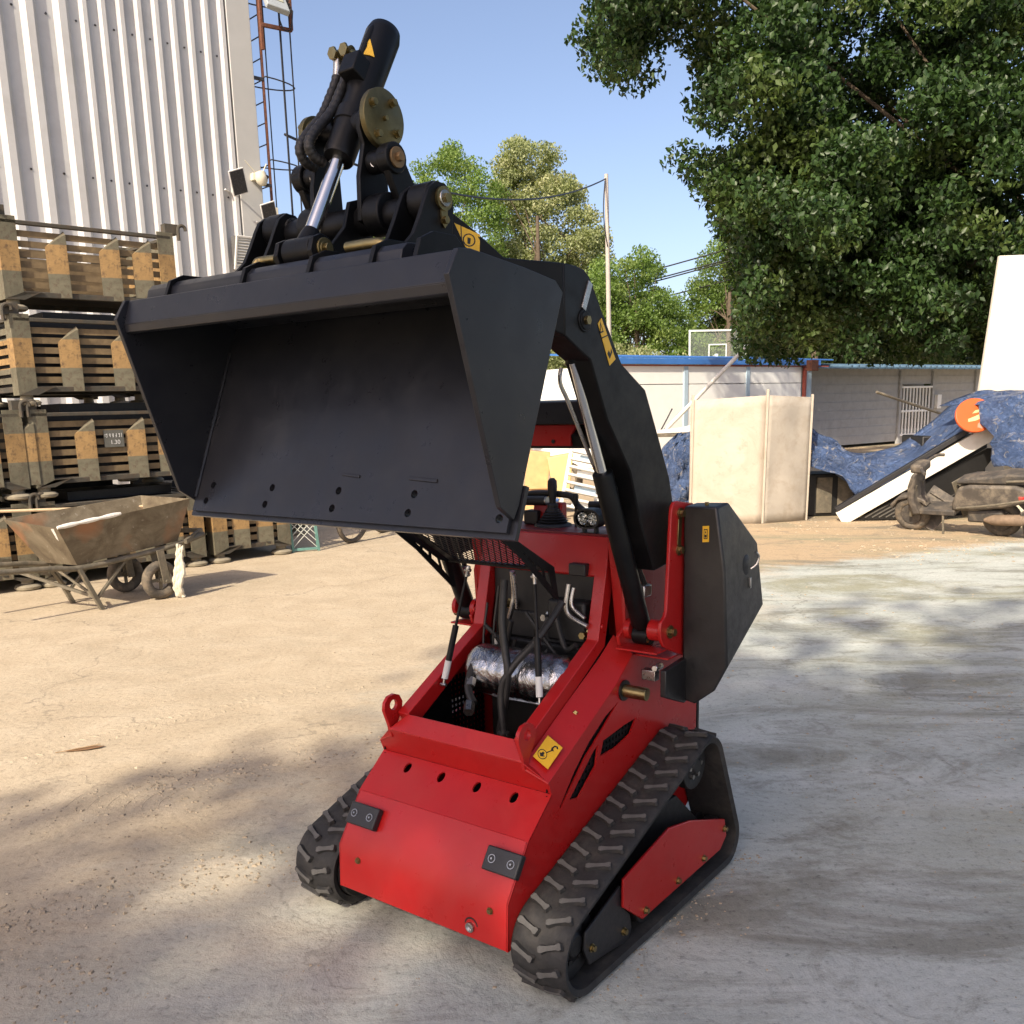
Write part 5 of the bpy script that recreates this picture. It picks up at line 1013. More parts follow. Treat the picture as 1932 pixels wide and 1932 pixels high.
m = MB(); m.add([(-0.9, -0.75, 2.52), (11.6, -0.75, 2.52), (11.6, 3.2, 2.80), (-0.9, 3.2, 2.80), (-0.9, -0.75, 2.55), (11.6, -0.75, 2.55), (11.6, 3.2, 2.83), (-0.9, 3.2, 2.83)], [(0, 1, 2, 3), (4, 5, 6, 7), (0, 1, 5, 4), (1, 2, 6, 5), (2, 3, 7, 6), (3, 0, 4, 7)])
m.build('eave_roof', mat('weathered_blue', (0.07, 0.13, 0.19), 0.6, 0, 0.3, 5), gw)
for i in range(30): MB().cyl((0.2+i*0.38, -0.80, 2.57), (0.2+i*0.38, 1.0, 2.70), 0.06, n=8).build('roof_rib', MATS['weathered_blue'], gw)
MB().box((5.2, 3.1, 1.25), (12, 0.06, 2.5)).build('rear_wall', GSID, gw)
# poles leaning on the hut
WPOLE = mat('white_pipe', (0.66, 0.64, 0.58), 0.5, 0, 0.08, 8)
def stick(name, a_, b_, r_, mt_, lb, cat='pole', group=None, cap=True):
    a_ = V(a_); o = thing(name, a_, lb, cat, group); b_ = V(b_)-a_
    MB().tube([(0, 0, 0), b_*0.5+V((0, 0, -0.01)), b_], r_, 10, sub=3).build('shaft', mt_, o)
    if cap: MB().cyl(b_*0.985, b_*1.004, r_*1.12, n=10).build('end_cap', mt_, o)
    return o
stick('white_pole', (4.05, 25.2, 0.85), (6.62, 26.6, 3.13), 0.055, WPOLE, 'long white pole leaning against the hut roof')
stick('white_pole', (4.2, 25.0, 0.88), (6.3, 25.6, 1.35), 0.045, WPOLE, 'white pole lying low in front of the hut wall')
stick('thin_rod', (3.98, 25.0, 0.92), (4.38, 25.6, 1.47), 0.018, GALV, 'thin dark rod beside the white poles')
stick('bent_branch', (10.4, 27.2, 1.78), (13.0, 28.0, 1.0), 0.04, mat('pale_branch', (0.38, 0.32, 0.22), 0.8, 0, 0.2, 8), 'pale bent branch sticking out in front of the barred window', 'branch')
# small blue trimmed cabin and steel drum far behind the arm
cb = thing('far_cabin', (2.2, 30.5, 0), 'small white cabin with blue trim far behind the lift arm', 'cabin')
MB().box((0.1, 0.5, 1.15), (0.95, 1.0, 2.3)).build('wall', HUTW, cb, 0.01)
MB().box((0.1, 0.45, 2.36), (1.15, 1.2, 0.12)).build('roof', PALEB, cb, 0.01)
MB().box((-0.36, -0.02, 1.15), (0.10, 0.06, 2.3)).build('trim', BLUE, cb)
sd_ = thing('steel_drum', (1.42, 30.0, 0), 'ribbed silver steel drum beside the far cabin', 'drum')
MB().lathe((0, 0, 0), (0, 0, 1), [(0, 0.30)]+[(0.06*i, 0.30+(0.008 if i % 2 else 0)) for i in range(1, 38)]+[(2.28, 0.28)], 24).build('shell', STEEL, sd_)
MB().lathe((0, 0, 2.28), (0, 0, 1), [(0, 0.28), (0.05, 0.2), (0.07, 0.05)], 20).build('lid', STEEL, sd_)
# basketball backboard
bb = thing('basketball_backboard', (8.25, 38, 0), 'glass basketball backboard above the hut roof', 'backboard', rz=R(4))
FR = mat('backboard_frame', (0.55, 0.60, 0.60), 0.5)
for (c_, s_) in (((0, 0, 4.33), (2.28, 0.06, 0.07)), ((0, 0, 3.13), (2.28, 0.06, 0.07)), ((-1.1, 0, 3.73), (0.07, 0.058, 1.15)), ((1.1, 0, 3.73), (0.07, 0.058, 1.15)), ((0, -0.03, 3.80), (0.72, 0.03, 0.05)), ((-0.34, -0.03, 3.55), (0.05, 0.03, 0.45)), ((0.34, -0.03, 3.55), (0.05, 0.03, 0.45))):
    MB().box(c_, s_).build('frame_bar', FR, bb)
mgl, t, b = newmat('board_glass'); b.inputs['Base Color'].default_value = (0.75, 0.85, 0.82, 1); b.inputs['Roughness'].default_value = 0.1; b.inputs['Alpha'].default_value = 0.06
MB().box((0, 0.02, 3.73), (2.14, 0.012, 1.13)).build('pane', mgl, bb)
MB().torus((0.0, -0.4, 3.2), (0, 0, 1), 0.23, 0.012, 24, 6).build('hoop', mat('hoop_orange', (0.5, 0.09, 0.03), 0.5), bb)
MB().bar((0, 0.1, 3.4), (0, 1.2, 3.2), 0.12, 0.12).bar((0, 1.2, 3.2), (0, 1.2, 0), 0.16, 0.16).build('support', FR, bb)
# ================================================================== scrap by the annex
def board_mat():
    m, t, b = newmat('sheet_board'); c = co(t); n1 = noise(t, 1.6, 8, 0.7, c, 0.8); n2 = noise(t, 9, 7, 0.7, c); n3 = noise(t, 0.9, 5, 0.6, c)
    col = ramp(t, n1.outputs[0], [(0.3, (0.36, 0.31, 0.24)), (0.55, (0.42, 0.375, 0.305)), (0.75, (0.46, 0.42, 0.355))])
    col = mix(t, ramp(t, n2.outputs[0], [(0.55, 0.0), (0.72, 0.45)]), col, (0.26, 0.20, 0.14)); col = mix(t, ramp(t, n3.outputs[0], [(0.5, 0.0), (0.7, 0.35)]), col, (0.56, 0.52, 0.44))
    t.links.new(col, b.inputs['Base Color']); b.inputs['Roughness'].default_value = 0.75; bump(t, n1.outputs[0], 0.4, 0.03, b); return m
BRD = board_mat()
bx = thing('sheet_metal_box', (3.41, 12.77, 0), 'tall weathered buff box of sheet panels standing on the dirt', 'box')
def wavy(a_, b_, h0, h1, nz, seed, tilt=0.0):
    m = MB(); rg = random.Random(seed); A = V(a_); B_ = V(b_); n = (B_-A).cross(V((0, 0, 1))).normalized(); N = 10; K = 12
    for j in range(K+1):
        for i in range(N+1):
            u = i/N; v = j/K; p = A.lerp(B_, u); off = nz*(math.sin(u*5+v*3+seed)*0.5+math.sin(v*7-u*2+seed*2)*0.5)*math.sin(u*math.pi)
            m.v.append((p.x+n.x*off+tilt*v, p.y+n.y*off, (h0+(h1-h0)*u)*v))
    m.f = [(j*(N+1)+i, j*(N+1)+i+1, (j+1)*(N+1)+i+1, (j+1)*(N+1)+i) for j in range(K) for i in range(N)]; m.m = [0]*len(m.f)
    return m
def solid(o, th):
    s = o.modifiers.new('solid', 'SOLIDIFY'); s.thickness = th; s.offset = 0; return o
solid(wavy((-0.95, 0.13, 0), (0, 0, 0), 1.66, 1.70, 0.012, 1, 0.03).build('front_panel', BRD, bx, recalc=False, ang=60), 0.012)
solid(wavy((0.02, 0.0, 0), (0.68, 0.24, 0), 1.70, 1.66, 0.03, 4, 0.03).build('side_panel', mat('shaded_sheet', (0.34, 0.31, 0.26), 0.7, 0, 0.14, 2.2, dust=(0.20, 0.16, 0.11), dsc=5, damt=0.5, bmp=0.2, bsc=12), bx, recalc=False, ang=60), 0.012)  # darker sheet colour: the shade on this face is painted in
solid(wavy((0.68, 0.25, 0), (-0.25, 0.95, 0), 1.6, 1.6, 0.01, 2).build('rear_panel', BRD, bx, recalc=False, ang=60), 0.012)
solid(wavy((-0.25, 0.95, 0), (-0.95, 0.14, 0), 1.6, 1.6, 0.01, 3).build('far_panel', BRD, bx, recalc=False, ang=60), 0.012)
for (x, y, h) in ((-0.95, 0.13, 1.73), (0.01, 0.0, 1.78), (0.68, 0.25, 1.70)): MB().bar((x, y, 0), (x+0.03, y, h), 0.045, 0.03).build('corner_post', BRD, bx, 0.004)
# blue tarpaulins
def tarp_mat():
    m, t, b = newmat('blue_tarp'); c = co(t); n1 = noise(t, 3.0, 7, 0.7, c, 0.5); n2 = noise(t, 9, 5, 0.6, c, 1.5)
    col = ramp(t, n1.outputs[0], [(0.3, (0.035, 0.06, 0.13)), (0.6, (0.08, 0.13, 0.26)), (0.8, (0.17, 0.23, 0.36))])
    col = mix(t, ramp(t, n2.outputs[0], [(0.58, 0.0), (0.66, 0.6)]), col, (0.40, 0.37, 0.32)); t.links.new(col, b.inputs['Base Color']); b.inputs['Roughness'].default_value = 0.32
    n3 = noise(t, 9, 6, 0.66, c, 2.5); bump(t, n3.outputs[0], 1.0, 0.08, b); return m
TARP = tarp_mat()
def tarp(name, rows, seed, label, wr=0.05, N=26, K=18):
    # rows: list of polylines (world points); interpolated into a wrinkled sheet
    base = V(rows[0][0]); o = thing(name, (base.x, base.y, 0), label, 'tarpaulin', 'blue tarpaulins over the scrap'); rg = np.random.default_rng(seed); ph = rg.uniform(0, 6.28, 12)
    rr = [smooth_path([V(p) for p in r_], 8) for r_ in rows]; m = MB()
    def samp(r_, u): x = u*(len(r_)-1); i = min(int(x), len(r_)-2); return r_[i].lerp(r_[i+1], x-i)
    for j in range(K+1):
        v = j/K*(len(rows)-1); k = min(int(v), len(rows)-2); f = v-k
        for i in range(N+1):
            u = i/N; p = samp(rr[k], u).lerp(samp(rr[k+1], u), f)
            w_ = wr*(math.sin(11*u+5*v+ph[0])+0.7*math.sin(23*u-9*v+ph[1])+0.5*math.sin(7*u+17*v+ph[2])+0.35*math.sin(41*u+13*v+ph[3]))
            m.v.append((p.x-base.x+w_*0.25, p.y-base.y-w_, p.z+w_*0.35))
    m.f = [(j*(N+1)+i, j*(N+1)+i+1, (j+1)*(N+1)+i+1, (j+1)*(N+1)+i) for j in range(K) for i in range(N)]; m.m = [0]*len(m.f)
    s_ = m.build('sheet', TARP, o, recalc=False, ang=180); solid(s_, 0.004); return o
tarp('blue_tarpaulin', [[(4.15, 13.6, 1.25), (4.45, 13.4, 1.12), (4.85, 13.4, 0.90), (5.4, 13.5, 0.92), (5.8, 13.4, 1.2), (6.25, 13.2, 1.62)], [(4.15, 13.3, 1.0), (4.5, 13.1, 0.86), (4.9, 13.0, 0.70), (5.4, 12.9, 0.78), (5.8, 12.8, 1.05), (6.2, 12.7, 1.45)], [(4.15, 13.0, 0.74), (4.45, 12.95, 0.62), (4.8, 12.9, 0.30), (5.2, 12.8, 0.5), (5.6, 12.65, 0.85), (6.0, 12.5, 1.2)]], 3, 'blue tarpaulin sagging between the buff box and the sloping plank')
tarp('blue_tarpaulin', [[(5.75, 12.75, 1.52), (6.1, 12.6, 1.66), (6.6, 12.5, 1.68), (7.3, 12.6, 1.62)], [(5.95, 12.2, 1.50), (6.2, 12.05, 1.58), (6.65, 12.0, 1.60), (7.3, 12.1, 1.55)], [(6.02, 11.95, 1.1), (6.3, 11.85, 1.12), (6.7, 11.85, 1.1), (7.3, 11.9, 1.1)], [(6.05, 11.85, 0.76), (6.3, 11.75, 0.72), (6.7, 11.75, 0.7), (7.3, 11.8, 0.7)]], 7, 'blue tarpaulin hanging over scrap below the white board', 0.035)
tarp('blue_tarpaulin', [[(2.45, 13.9, 1.20), (2.6, 13.7, 1.22), (2.75, 13.6, 1.2)], [(2.2, 13.7, 1.0), (2.4, 13.4, 1.05), (2.7, 13.35, 1.0)], [(2.12, 13.6, 0.62), (2.35, 13.25, 0.6), (2.65, 13.3, 0.6)], [(2.2, 13.6, 0.25), (2.35, 13.3, 0.2), (2.6, 13.3, 0.25)]], 11, 'bundled blue tarpaulin at the left side of the buff box', 0.04, 20, 20)
# heap under the tarpaulins
hp_ = thing('scrap_crate', (4.9, 13.6, 0), 'dark crate of scrap under the sagging blue tarpaulin', 'crate')
MB().box((0, 0.1, 0.3), (1.4, 0.6, 0.6)).box((1.2, -0.2, 0.55), (0.9, 0.7, 1.1)).build('case', DARK, hp_, 0.02)
for i in range(4): MB().box((-0.45+0.3*i, -0.22, 0.3), (0.22, 0.02, 0.5)).build('slat', BST, hp_, 0.003)
# sloping white plank with dark panel
pk_ = thing('white_plank', (4.40, 12.80, 0), 'long white plank sloping up from the dirt in front of the tarpaulin', 'plank')
a_, b_ = V((0.08, 0, 0.03)), V((1.90, -0.45, 1.20))
MB().bar(a_, b_, 0.10, 0.20, up=(0, 0, 1)).build('board', mat('white_plank_paint', (0.70, 0.68, 0.60), 0.6, 0, 0.05, 3, dust=(0.4, 0.34, 0.25), dsc=4, damt=0.4), pk_, 0.006)
MB().bar(a_+V((-0.05, 0.02, 0.13)), b_+V((-0.1, 0.02, 0.14)), 0.12, 0.06).build('dark_edge', PLAS, pk_, 0.004)
pn_ = thing('ribbed_dark_panel', (4.9, 12.75, 0), 'dark ribbed panel propped under the sloping white plank', 'panel')
m = MB(); m.add([(-0.2, 0, 0.02), (0.95, -0.12, 0.02), (1.5, -0.35, 0.95), (1.35, -0.3, 0.95), (-0.2, 0.03, 0.02), (0.95, -0.09, 0.02), (1.5, -0.32, 0.95), (1.35, -0.27, 0.95)], [(0, 1, 2, 3), (4, 5, 6, 7), (0, 1, 5, 4), (1, 2, 6, 5), (2, 3, 7, 6), (3, 0, 4, 7)]); m.build('back_sheet', DARK, pn_)
for i in range(12):
    s0 = V((-0.1+i*0.09, -0.015-0.009*i, 0.05)); s1 = V((-0.1+i*0.09, -0.015-0.009*i, 0.05))+V((1.1-i*0.02, -0.2, 0.68-i*0.01))*(0.35+0.05*i if i < 12 else 1)
    MB().bar(s0, s1, 0.02, 0.018).build('rib', mat('rib_grey', (0.09, 0.085, 0.075), 0.6, 0.2, 0.2, 9), pn_)
# big white board and its post
wb = thing('white_board', (6.75, 13.1, 0), 'big blank cream board standing above the hanging tarpaulin', 'board')
m = MB(); pts = [(-0.46, 0.3), (1.5, 0.3), (1.5, 3.44), (-0.20, 3.42)]
m.xz(pts, 0.0, 0.06); m.build('face', mat('cream_board', (0.62, 0.58, 0.49), 0.6, 0, 0.03, 1.0), wb, 0.006)
for x in (0.4, 1.2): MB().box((x, 0.11, 1.5), (0.08, 0.1, 3.0)).build('post', BST, wb, 0.004)
ct = thing('cream_cabinet', (6.35, 11.9, 0), 'cream metal cabinet half hidden under the hanging tarpaulin', 'cabinet')
MB().box((0.25, 0.1, 0.42), (0.5, 0.4, 0.78)).build('case', CRM, ct, 0.01)
MB().box((0.25, -0.106, 0.42), (0.44, 0.012, 0.70)).build('door', CRM, ct, 0.003)
# round orange sign
sg = thing('round_sign', (5.93, 12.22, 1.37), 'round orange sign with a cream swirl lying on the tarpaulin', 'sign')
rs = Matrix.Rotation(R(-22), 3, 'X') @ Matrix.Rotation(R(-18), 3, 'Y')
ORG = mat('sign_orange', (0.62, 0.10, 0.02), 0.45, 0, 0.05, 4)
f_ = lambda u, v, t: rs @ V((u*1.12, -t, v))
MB().prism(circ(0, 0, 0.225, 36), f_, 0, 0.04).build('disc', ORG, sg, 0.008)
MB().prism([(0.19, -0.02), (0.10, 0.05), (0.02, 0.055), (-0.03, 0.03), (0.04, 0.02), (0.08, 0.0), (0.0, -0.015), (-0.10, -0.02), (-0.11, -0.055), (-0.03, -0.07), (0.08, -0.065), (0.16, -0.05)], f_, 0.0402, 0.0425).build('swirl', mat('swirl_cream', (0.66, 0.48, 0.22), 0.5), sg)
MB().prism([(-0.02, -0.12), (0.05, -0.085), (0.12, -0.10), (0.16, -0.135), (0.10, -0.185), (0.0, -0.195), (-0.04, -0.16)], f_, 0.0402, 0.0425).build('pink_patch', mat('sign_pink', (0.62, 0.24, 0.16), 0.5), sg)
# ================================================================== scooter
SH = V((-0.70, 0.714, 0)).normalized()
sc_ = thing('scooter', (5.80, 11.05, 0), 'mud-caked old scooter standing in front of the tarpaulin', 'scooter', rz=math.atan2(SH.y, SH.x))
SCM = mat('dusty_fairing', (0.07, 0.06, 0.05), 0.7, 0, 0.2, 8, dust=(0.30, 0.25, 0.18), dsc=8, damt=0.6, bmp=0.3, bsc=40)
SCD = mat('dusty_black', (0.05, 0.045, 0.04), 0.75, 0, 0.2, 9, dust=(0.22, 0.18, 0.13), dsc=7, damt=0.7)
lean_ = Matrix.Rotation(R(-15), 4, 'X')
def spart(m, nm, mt_, bev=0.01, par=None):
    o = m.build(nm, mt_, par or sc_, bev)
    if par is None: o.matrix_local = lean_
    return o
for x, nm in ((0.0, 'wheel'), (1.05, 'wheel')):
    w_ = spart(MB().torus((x, 0, 0.215), (0, 1, 0), 0.165, 0.055, 36, 12), nm, TYRE, 0)
    MB().lathe((x, -0.05, 0.215), (0, 1, 0), [(0, 0.05), (0.0, 0.12), (0.02, 0.13), (0.08, 0.13), (0.1, 0.12), (0.1, 0.04)], 24).build('rim', SCD, w_, 0.003)
spart(MB().xz([(-0.42, 0.56), (-0.40, 0.50), (-0.1, 0.40), (0.25, 0.34), (0.52, 0.33), (0.52, 0.42), (0.44, 0.62), (0.30, 0.66), (-0.2, 0.67)], -0.15, 0.15), 'rear_fairing', SCM, 0.04)
spart(MB().xz([(-0.36, 0.70), (-0.30, 0.675), (0.30, 0.67), (0.45, 0.66), (0.47, 0.70), (0.30, 0.745), (0.10, 0.76), (-0.10, 0.80), (-0.32, 0.80)], -0.13, 0.13), 'seat', SCD, 0.03)
spart(MB().tube([(-0.1, -0.14, 0.72), (-0.38, -0.13, 0.74), (-0.46, 0, 0.745), (-0.38, 0.13, 0.74), (-0.1, 0.14, 0.72)], 0.014, 8, sub=5), 'grab_rail', BST, 0)
spart(MB().tube([(0.45, 0.17, 0.38), (0.1, 0.20, 0.44), (-0.3, 0.19, 0.52), (-0.44, 0.1, 0.53), (-0.46, 0.0, 0.53)], 0.013, 8, sub=5), 'crash_bar', BST, 0)
spart(MB().tube([(0.45, -0.17, 0.38), (0.1, -0.20, 0.44), (-0.3, -0.19, 0.52), (-0.44, -0.1, 0.53), (-0.46, 0.0, 0.53)], 0.013, 8, sub=5), 'crash_bar', BST, 0)
spart(MB().box((-0.435, 0, 0.60), (0.05, 0.22, 0.07)).box((-0.30, 0.155, 0.53), (0.14, 0.02, 0.045)), 'tail_lamp', mat('tail_red', (0.42, 0.03, 0.025), 0.35, 0, 0.1, 9, dust=(0.25, 0.18, 0.13), dsc=9, damt=0.4), 0.008)
spart(MB().xz([(-0.36, 0.46), (-0.40, 0.30), (-0.38, 0.22), (-0.33, 0.28), (-0.2, 0.42), (0.0, 0.47), (0.0, 0.49), (-0.25, 0.49)], -0.07, 0.07), 'rear_mudguard', SCM, 0.006)
spart(MB().xz([(0.48, 0.27), (0.95, 0.27), (0.98, 0.33), (0.48, 0.34)], -0.16, 0.16), 'floorboard', SCD, 0.012)
spart(MB().xz([(0.88, 0.28), (0.97, 0.26), (1.03, 0.45), (1.02, 0.62), (0.96, 0.78), (0.91, 0.79), (0.94, 0.62), (0.95, 0.45)], -0.19, 0.19), 'leg_shield', SCM, 0.025)
spart(MB().lathe((0.02, 0.17, 0.26), (-1, 0.02, 0.06), [(-0.12, 0.02), (-0.05, 0.05), (0.0, 0.062), (0.30, 0.065), (0.33, 0.04), (0.38, 0.025)], 18), 'muffler', mat('rusty_muffler', (0.22, 0.16, 0.11), 0.75, 0.3, 0.25, 12), 0.002)
spart(MB().box((0.15, 0.08, 0.27), (0.40, 0.10, 0.16)), 'engine_case', SCD, 0.03)
spart(MB().cyl((1.03, -0.1, 0.22), (0.95, -0.1, 0.62), 0.022).cyl((1.03, 0.1, 0.22), (0.95, 0.1, 0.62), 0.022), 'fork', BST, 0)
spart(MB().xz([(1.28, 0.28), (1.30, 0.34), (1.18, 0.46), (1.02, 0.48), (0.86, 0.42), (0.84, 0.34), (0.90, 0.38), (1.05, 0.44), (1.2, 0.40)], -0.075, 0.075), 'front_mudguard', SCM, 0.012)
spart(MB().tube([(0.72, 0.36, 0.86), (0.80, 0.26, 0.88), (0.88, 0.0, 0.86), (0.84, -0.26, 0.88), (0.78, -0.36, 0.86)], 0.02, 8, sub=4), 'handlebar', SCD, 0)
spart(MB().box((0.92, 0, 0.83), (0.16, 0.26, 0.11)), 'headlamp_cowl', SCM, 0.03)
spart(MB().cyl((0.62, 0.14, 0.28), (0.60, 0.22, 0.0), 0.014, n=8), 'side_stand', BST, 0)
# ================================================================== small scrap behind the loader
LW = mat('light_wood', (0.50, 0.33, 0.15), 0.7, 0, 0.15, 6); YW = mat('yellow_ply', (0.56, 0.43, 0.20), 0.7, 0, 0.1, 5)
wbx = thing('plywood_box', (0.45, 15.0, 0), 'orange plywood box leaning behind the control console', 'box')
MB().box((0, 0, 0.64), (0.36, 0.3, 0.62), Matrix.Rotation(R(6), 3, 'Y')).build('case', LW, wbx, 0.006)
MB().box((0, -0.17, 0.40), (0.40, 0.03, 0.05)).box((0, 0, 0.2), (0.6, 0.4, 0.3)).build('batten', LW, wbx, 0.004)
ych = thing('yellow_bin', (0.80, 14.8, 0), 'pale yellow plywood bin beside the white racks', 'bin')
MB().xz([(-0.20, 0.86), (-0.10, 0.22), (0.12, 0.22), (0.20, 0.92)], -0.2, 0.2).build('case', YW, ych, 0.01)
MB().torus((0.17, -0.1, 0.52), (1, 0.6, 0), 0.2, 0.06, 24, 8).build('old_tyre', TYRE, ych)
RK = mat('rack_white', (0.66, 0.66, 0.63), 0.4, 0.2, 0.08, 5)
for k, (x, y, w_, lb) in enumerate(((1.0, 14.0, 0.55, 'white slatted rack leaning behind the lift cylinder'), (1.52, 14.4, 0.5, 'white slatted rack behind the lift arm foot'))):
    rk = thing('slatted_rack', (x, y, 0), lb, 'rack', 'white slatted racks', rz=R(8))
    lean2 = Matrix.Rotation(R(-12), 3, 'X') @ Matrix.Rotation(R(14), 3, 'Y')
    for s in (-1, 1): MB().box(lean2 @ V((s*w_/2, 0, 0.62)), (0.05, 0.05, 1.05), lean2).build('upright', RK, rk, 0.004)
    for i in range(9): MB().box(lean2 @ V((0, 0, 0.14+i*0.118)), (w_, 0.10, 0.035), lean2).build('shelf', RK, rk, 0.003)
    for i in range(0, 9, 2): MB().box(lean2 @ V((0.05, 0.06, 0.20+i*0.118)), (w_*0.6, 0.03, 0.07), lean2).build('tray', PALEB if i % 4 else RK, rk, 0.003)
tb = thing('work_table', (2.7, 15.2, 0), 'low bench with pale battens behind the lift arm', 'table')
MB().box((0, 0, 1.14), (0.95, 0.5, 0.05)).build('top', BST, tb, 0.004)
for x in (-0.42, 0.42): MB().box((x, 0, 0.56), (0.05, 0.4, 1.11)).build('leg', BST, tb)
for i in range(4): MB().bar((-0.45, -0.2+0.12*i, 1.185), (0.42, -0.22+0.12*i, 1.20+0.02*i), 0.05, 0.03).build('batten', WPOLE, tb, 0.003)
bk_ = thing('paint_bucket', (0.55, 13.6, 0), 'small blue bucket behind the control handles', 'bucket')
MB().lathe((0, 0, 0.0), (0, 0, 1), [(0, 0.12), (0.30, 0.16), (0.31, 0.17), (0.33, 0.17)], 24).build('pail', BLUE, bk_)
MB().tube([(0.16*math.cos(q), 0.02, 0.30+0.1*math.sin(q)) for q in [math.pi*i/10 for i in range(11)]], 0.005, 6).build('handle', STEEL, bk_)
# ================================================================== pole and wires
up = thing('utility_pole', (3.88, 36, 0), 'pale slim utility pole rising beyond the hut', 'pole')
MB().cyl((0, 0, 0), (-0.12, 0, 9.65), 0.10, 0.07, 14).build('shaft', mat('pale_concrete', (0.42, 0.38, 0.33), 0.8, 0, 0.1, 2), up)
MB().tube([(-0.18, -0.1, 9.4), (-0.24, -0.1, 8.6), (-0.2, -0.1, 7.8), (-0.1, -0.1, 7.2)], 0.02, 6, sub=4).build('cable', HOSE, up)
def wire(a_, b_, sag, lb, r_=0.012, k=24):
    a_ = V(a_); b_ = V(b_); o = MB().tube([(a_.lerp(b_, i/k)-V((0, 0, sag*4*(i/k)*(1-i/k)))) for i in range(k+1)], r_, 5).build('overhead_wire', HOSE)
    return tag(o, lb, 'wire', 'overhead wires')
wire((3.76, 36, 9.5), (-3.9, 18.6, 6.6), 0.9, 'cable strung from the utility pole to the ladder', 0.026)
for i, (z0, z1) in enumerate(((6.35, 9.4), (6.15, 9.0), (6.1, 9.15), (5.6, 8.3), (5.2, 8.1), (4.95, 7.0), (4.7, 6.8))):
    wire((-4, 44+i*0.3, z0-1.2), (26, 40+i*0.3, z1+3.0), 0.5+0.1*i, ('topmost', 'second', 'third', 'middle', 'fifth', 'sixth', 'lowest')[i]+' of the wires crossing the sky right of the pole', 0.030)
# ================================================================== trees
def px(x, y, D):
    # point at forward depth D seen at (x, y) of a 1932 px wide view; used to lay out tree crowns along the photographed outline
    k = D; return V((0, 0, 1.64))+(_f+_r2*((x-966)/1785.378)-_u2*((y-1136.464)/1785.378))*k
def poly_in(p, poly):
    x, y = p; c = False; n = len(poly); j = n-1
    for i in range(n):
        xi, yi = poly[i]; xj, yj = poly[j]
        if (yi > y) != (yj > y) and x < (xj-xi)*(y-yi)/(yj-yi)+xi: c = not c
        j = i
    return c
def outline_clumps(poly, D0, D1, n, r0, r1, seed, inset=0):
    rg = random.Random(seed); xs_ = [p[0] for p in poly]; ys_ = [p[1] for p in poly]; out = []; tries = 0
    while len(out) < n and tries < n*40:
        tries += 1
        x = rg.uniform(min(xs_), max(xs_)); y = rg.uniform(min(ys_), max(ys_)); D = rg.uniform(D0, D1); r = rg.uniform(r0, r1); rp = r*1785/D*0.8
        if all(poly_in((x+dx*rp, y+dy*rp), poly) for dx, dy in ((0, 0), (-1, 0), (0, 1), (-0.7, 0.7), (1, 0), (0, -1))):
            p = px(x, y, D)
            if p.z > 0.4: out.append(((p.x, p.y, p.z), r))
    return out
LM_BIG = leaf_mat('leaf_big_tree', (0.018, 0.043, 0.013), (0.05, 0.095, 0.024), (0.11, 0.15, 0.035), 0.5, 0.22)
BIG = [(1045, -330), (1045, 0), (1062, 80), (1120, 155), (1175, 200), (1245, 190), (1285, 235), (1218, 300), (1265, 360), (1315, 415), (1375, 430), (1450, 520), (1620, 560), (1800, 640), (1870, 690), (2400, 700), (2700, 400), (2700, -330)]
bigc = outline_clumps(BIG, 13.3, 18.0, 800, 0.36, 0.66, 5)+outline_clumps([(1270, 300), (1420, 250), (1900, 250), (1960, 700), (1390, 700), (1365, 470)], 14.5, 19.5, 330, 0.36, 0.62, 6)
tree('broadleaf_tree', (10.4, 17.0, 0), 5.6, 0.28, bigc, 1250, 0.112, LM_BIG, 15, 'huge dark broadleaf tree overhanging the yard from the right', lean=(-0.6, -0.8))
LM_DK = leaf_mat('leaf_dark', (0.022, 0.042, 0.013), (0.05, 0.085, 0.024), (0.12, 0.13, 0.05), 0.3, 0.2)
LM_GR = leaf_mat('leaf_green', (0.10, 0.165, 0.035), (0.20, 0.30, 0.075), (0.28, 0.34, 0.11), 0.5, 0.38)
LM_PL = leaf_mat('leaf_pale', (0.20, 0.235, 0.10), (0.33, 0.36, 0.18), (0.40, 0.39, 0.21), 0.5, 0.32)
DKP = [(1400, 440), (1480, 440), (1640, 520), (1900, 560), (2200, 560), (2200, 720), (1380, 720), (1300, 700), (1300, 560), (1340, 480)]
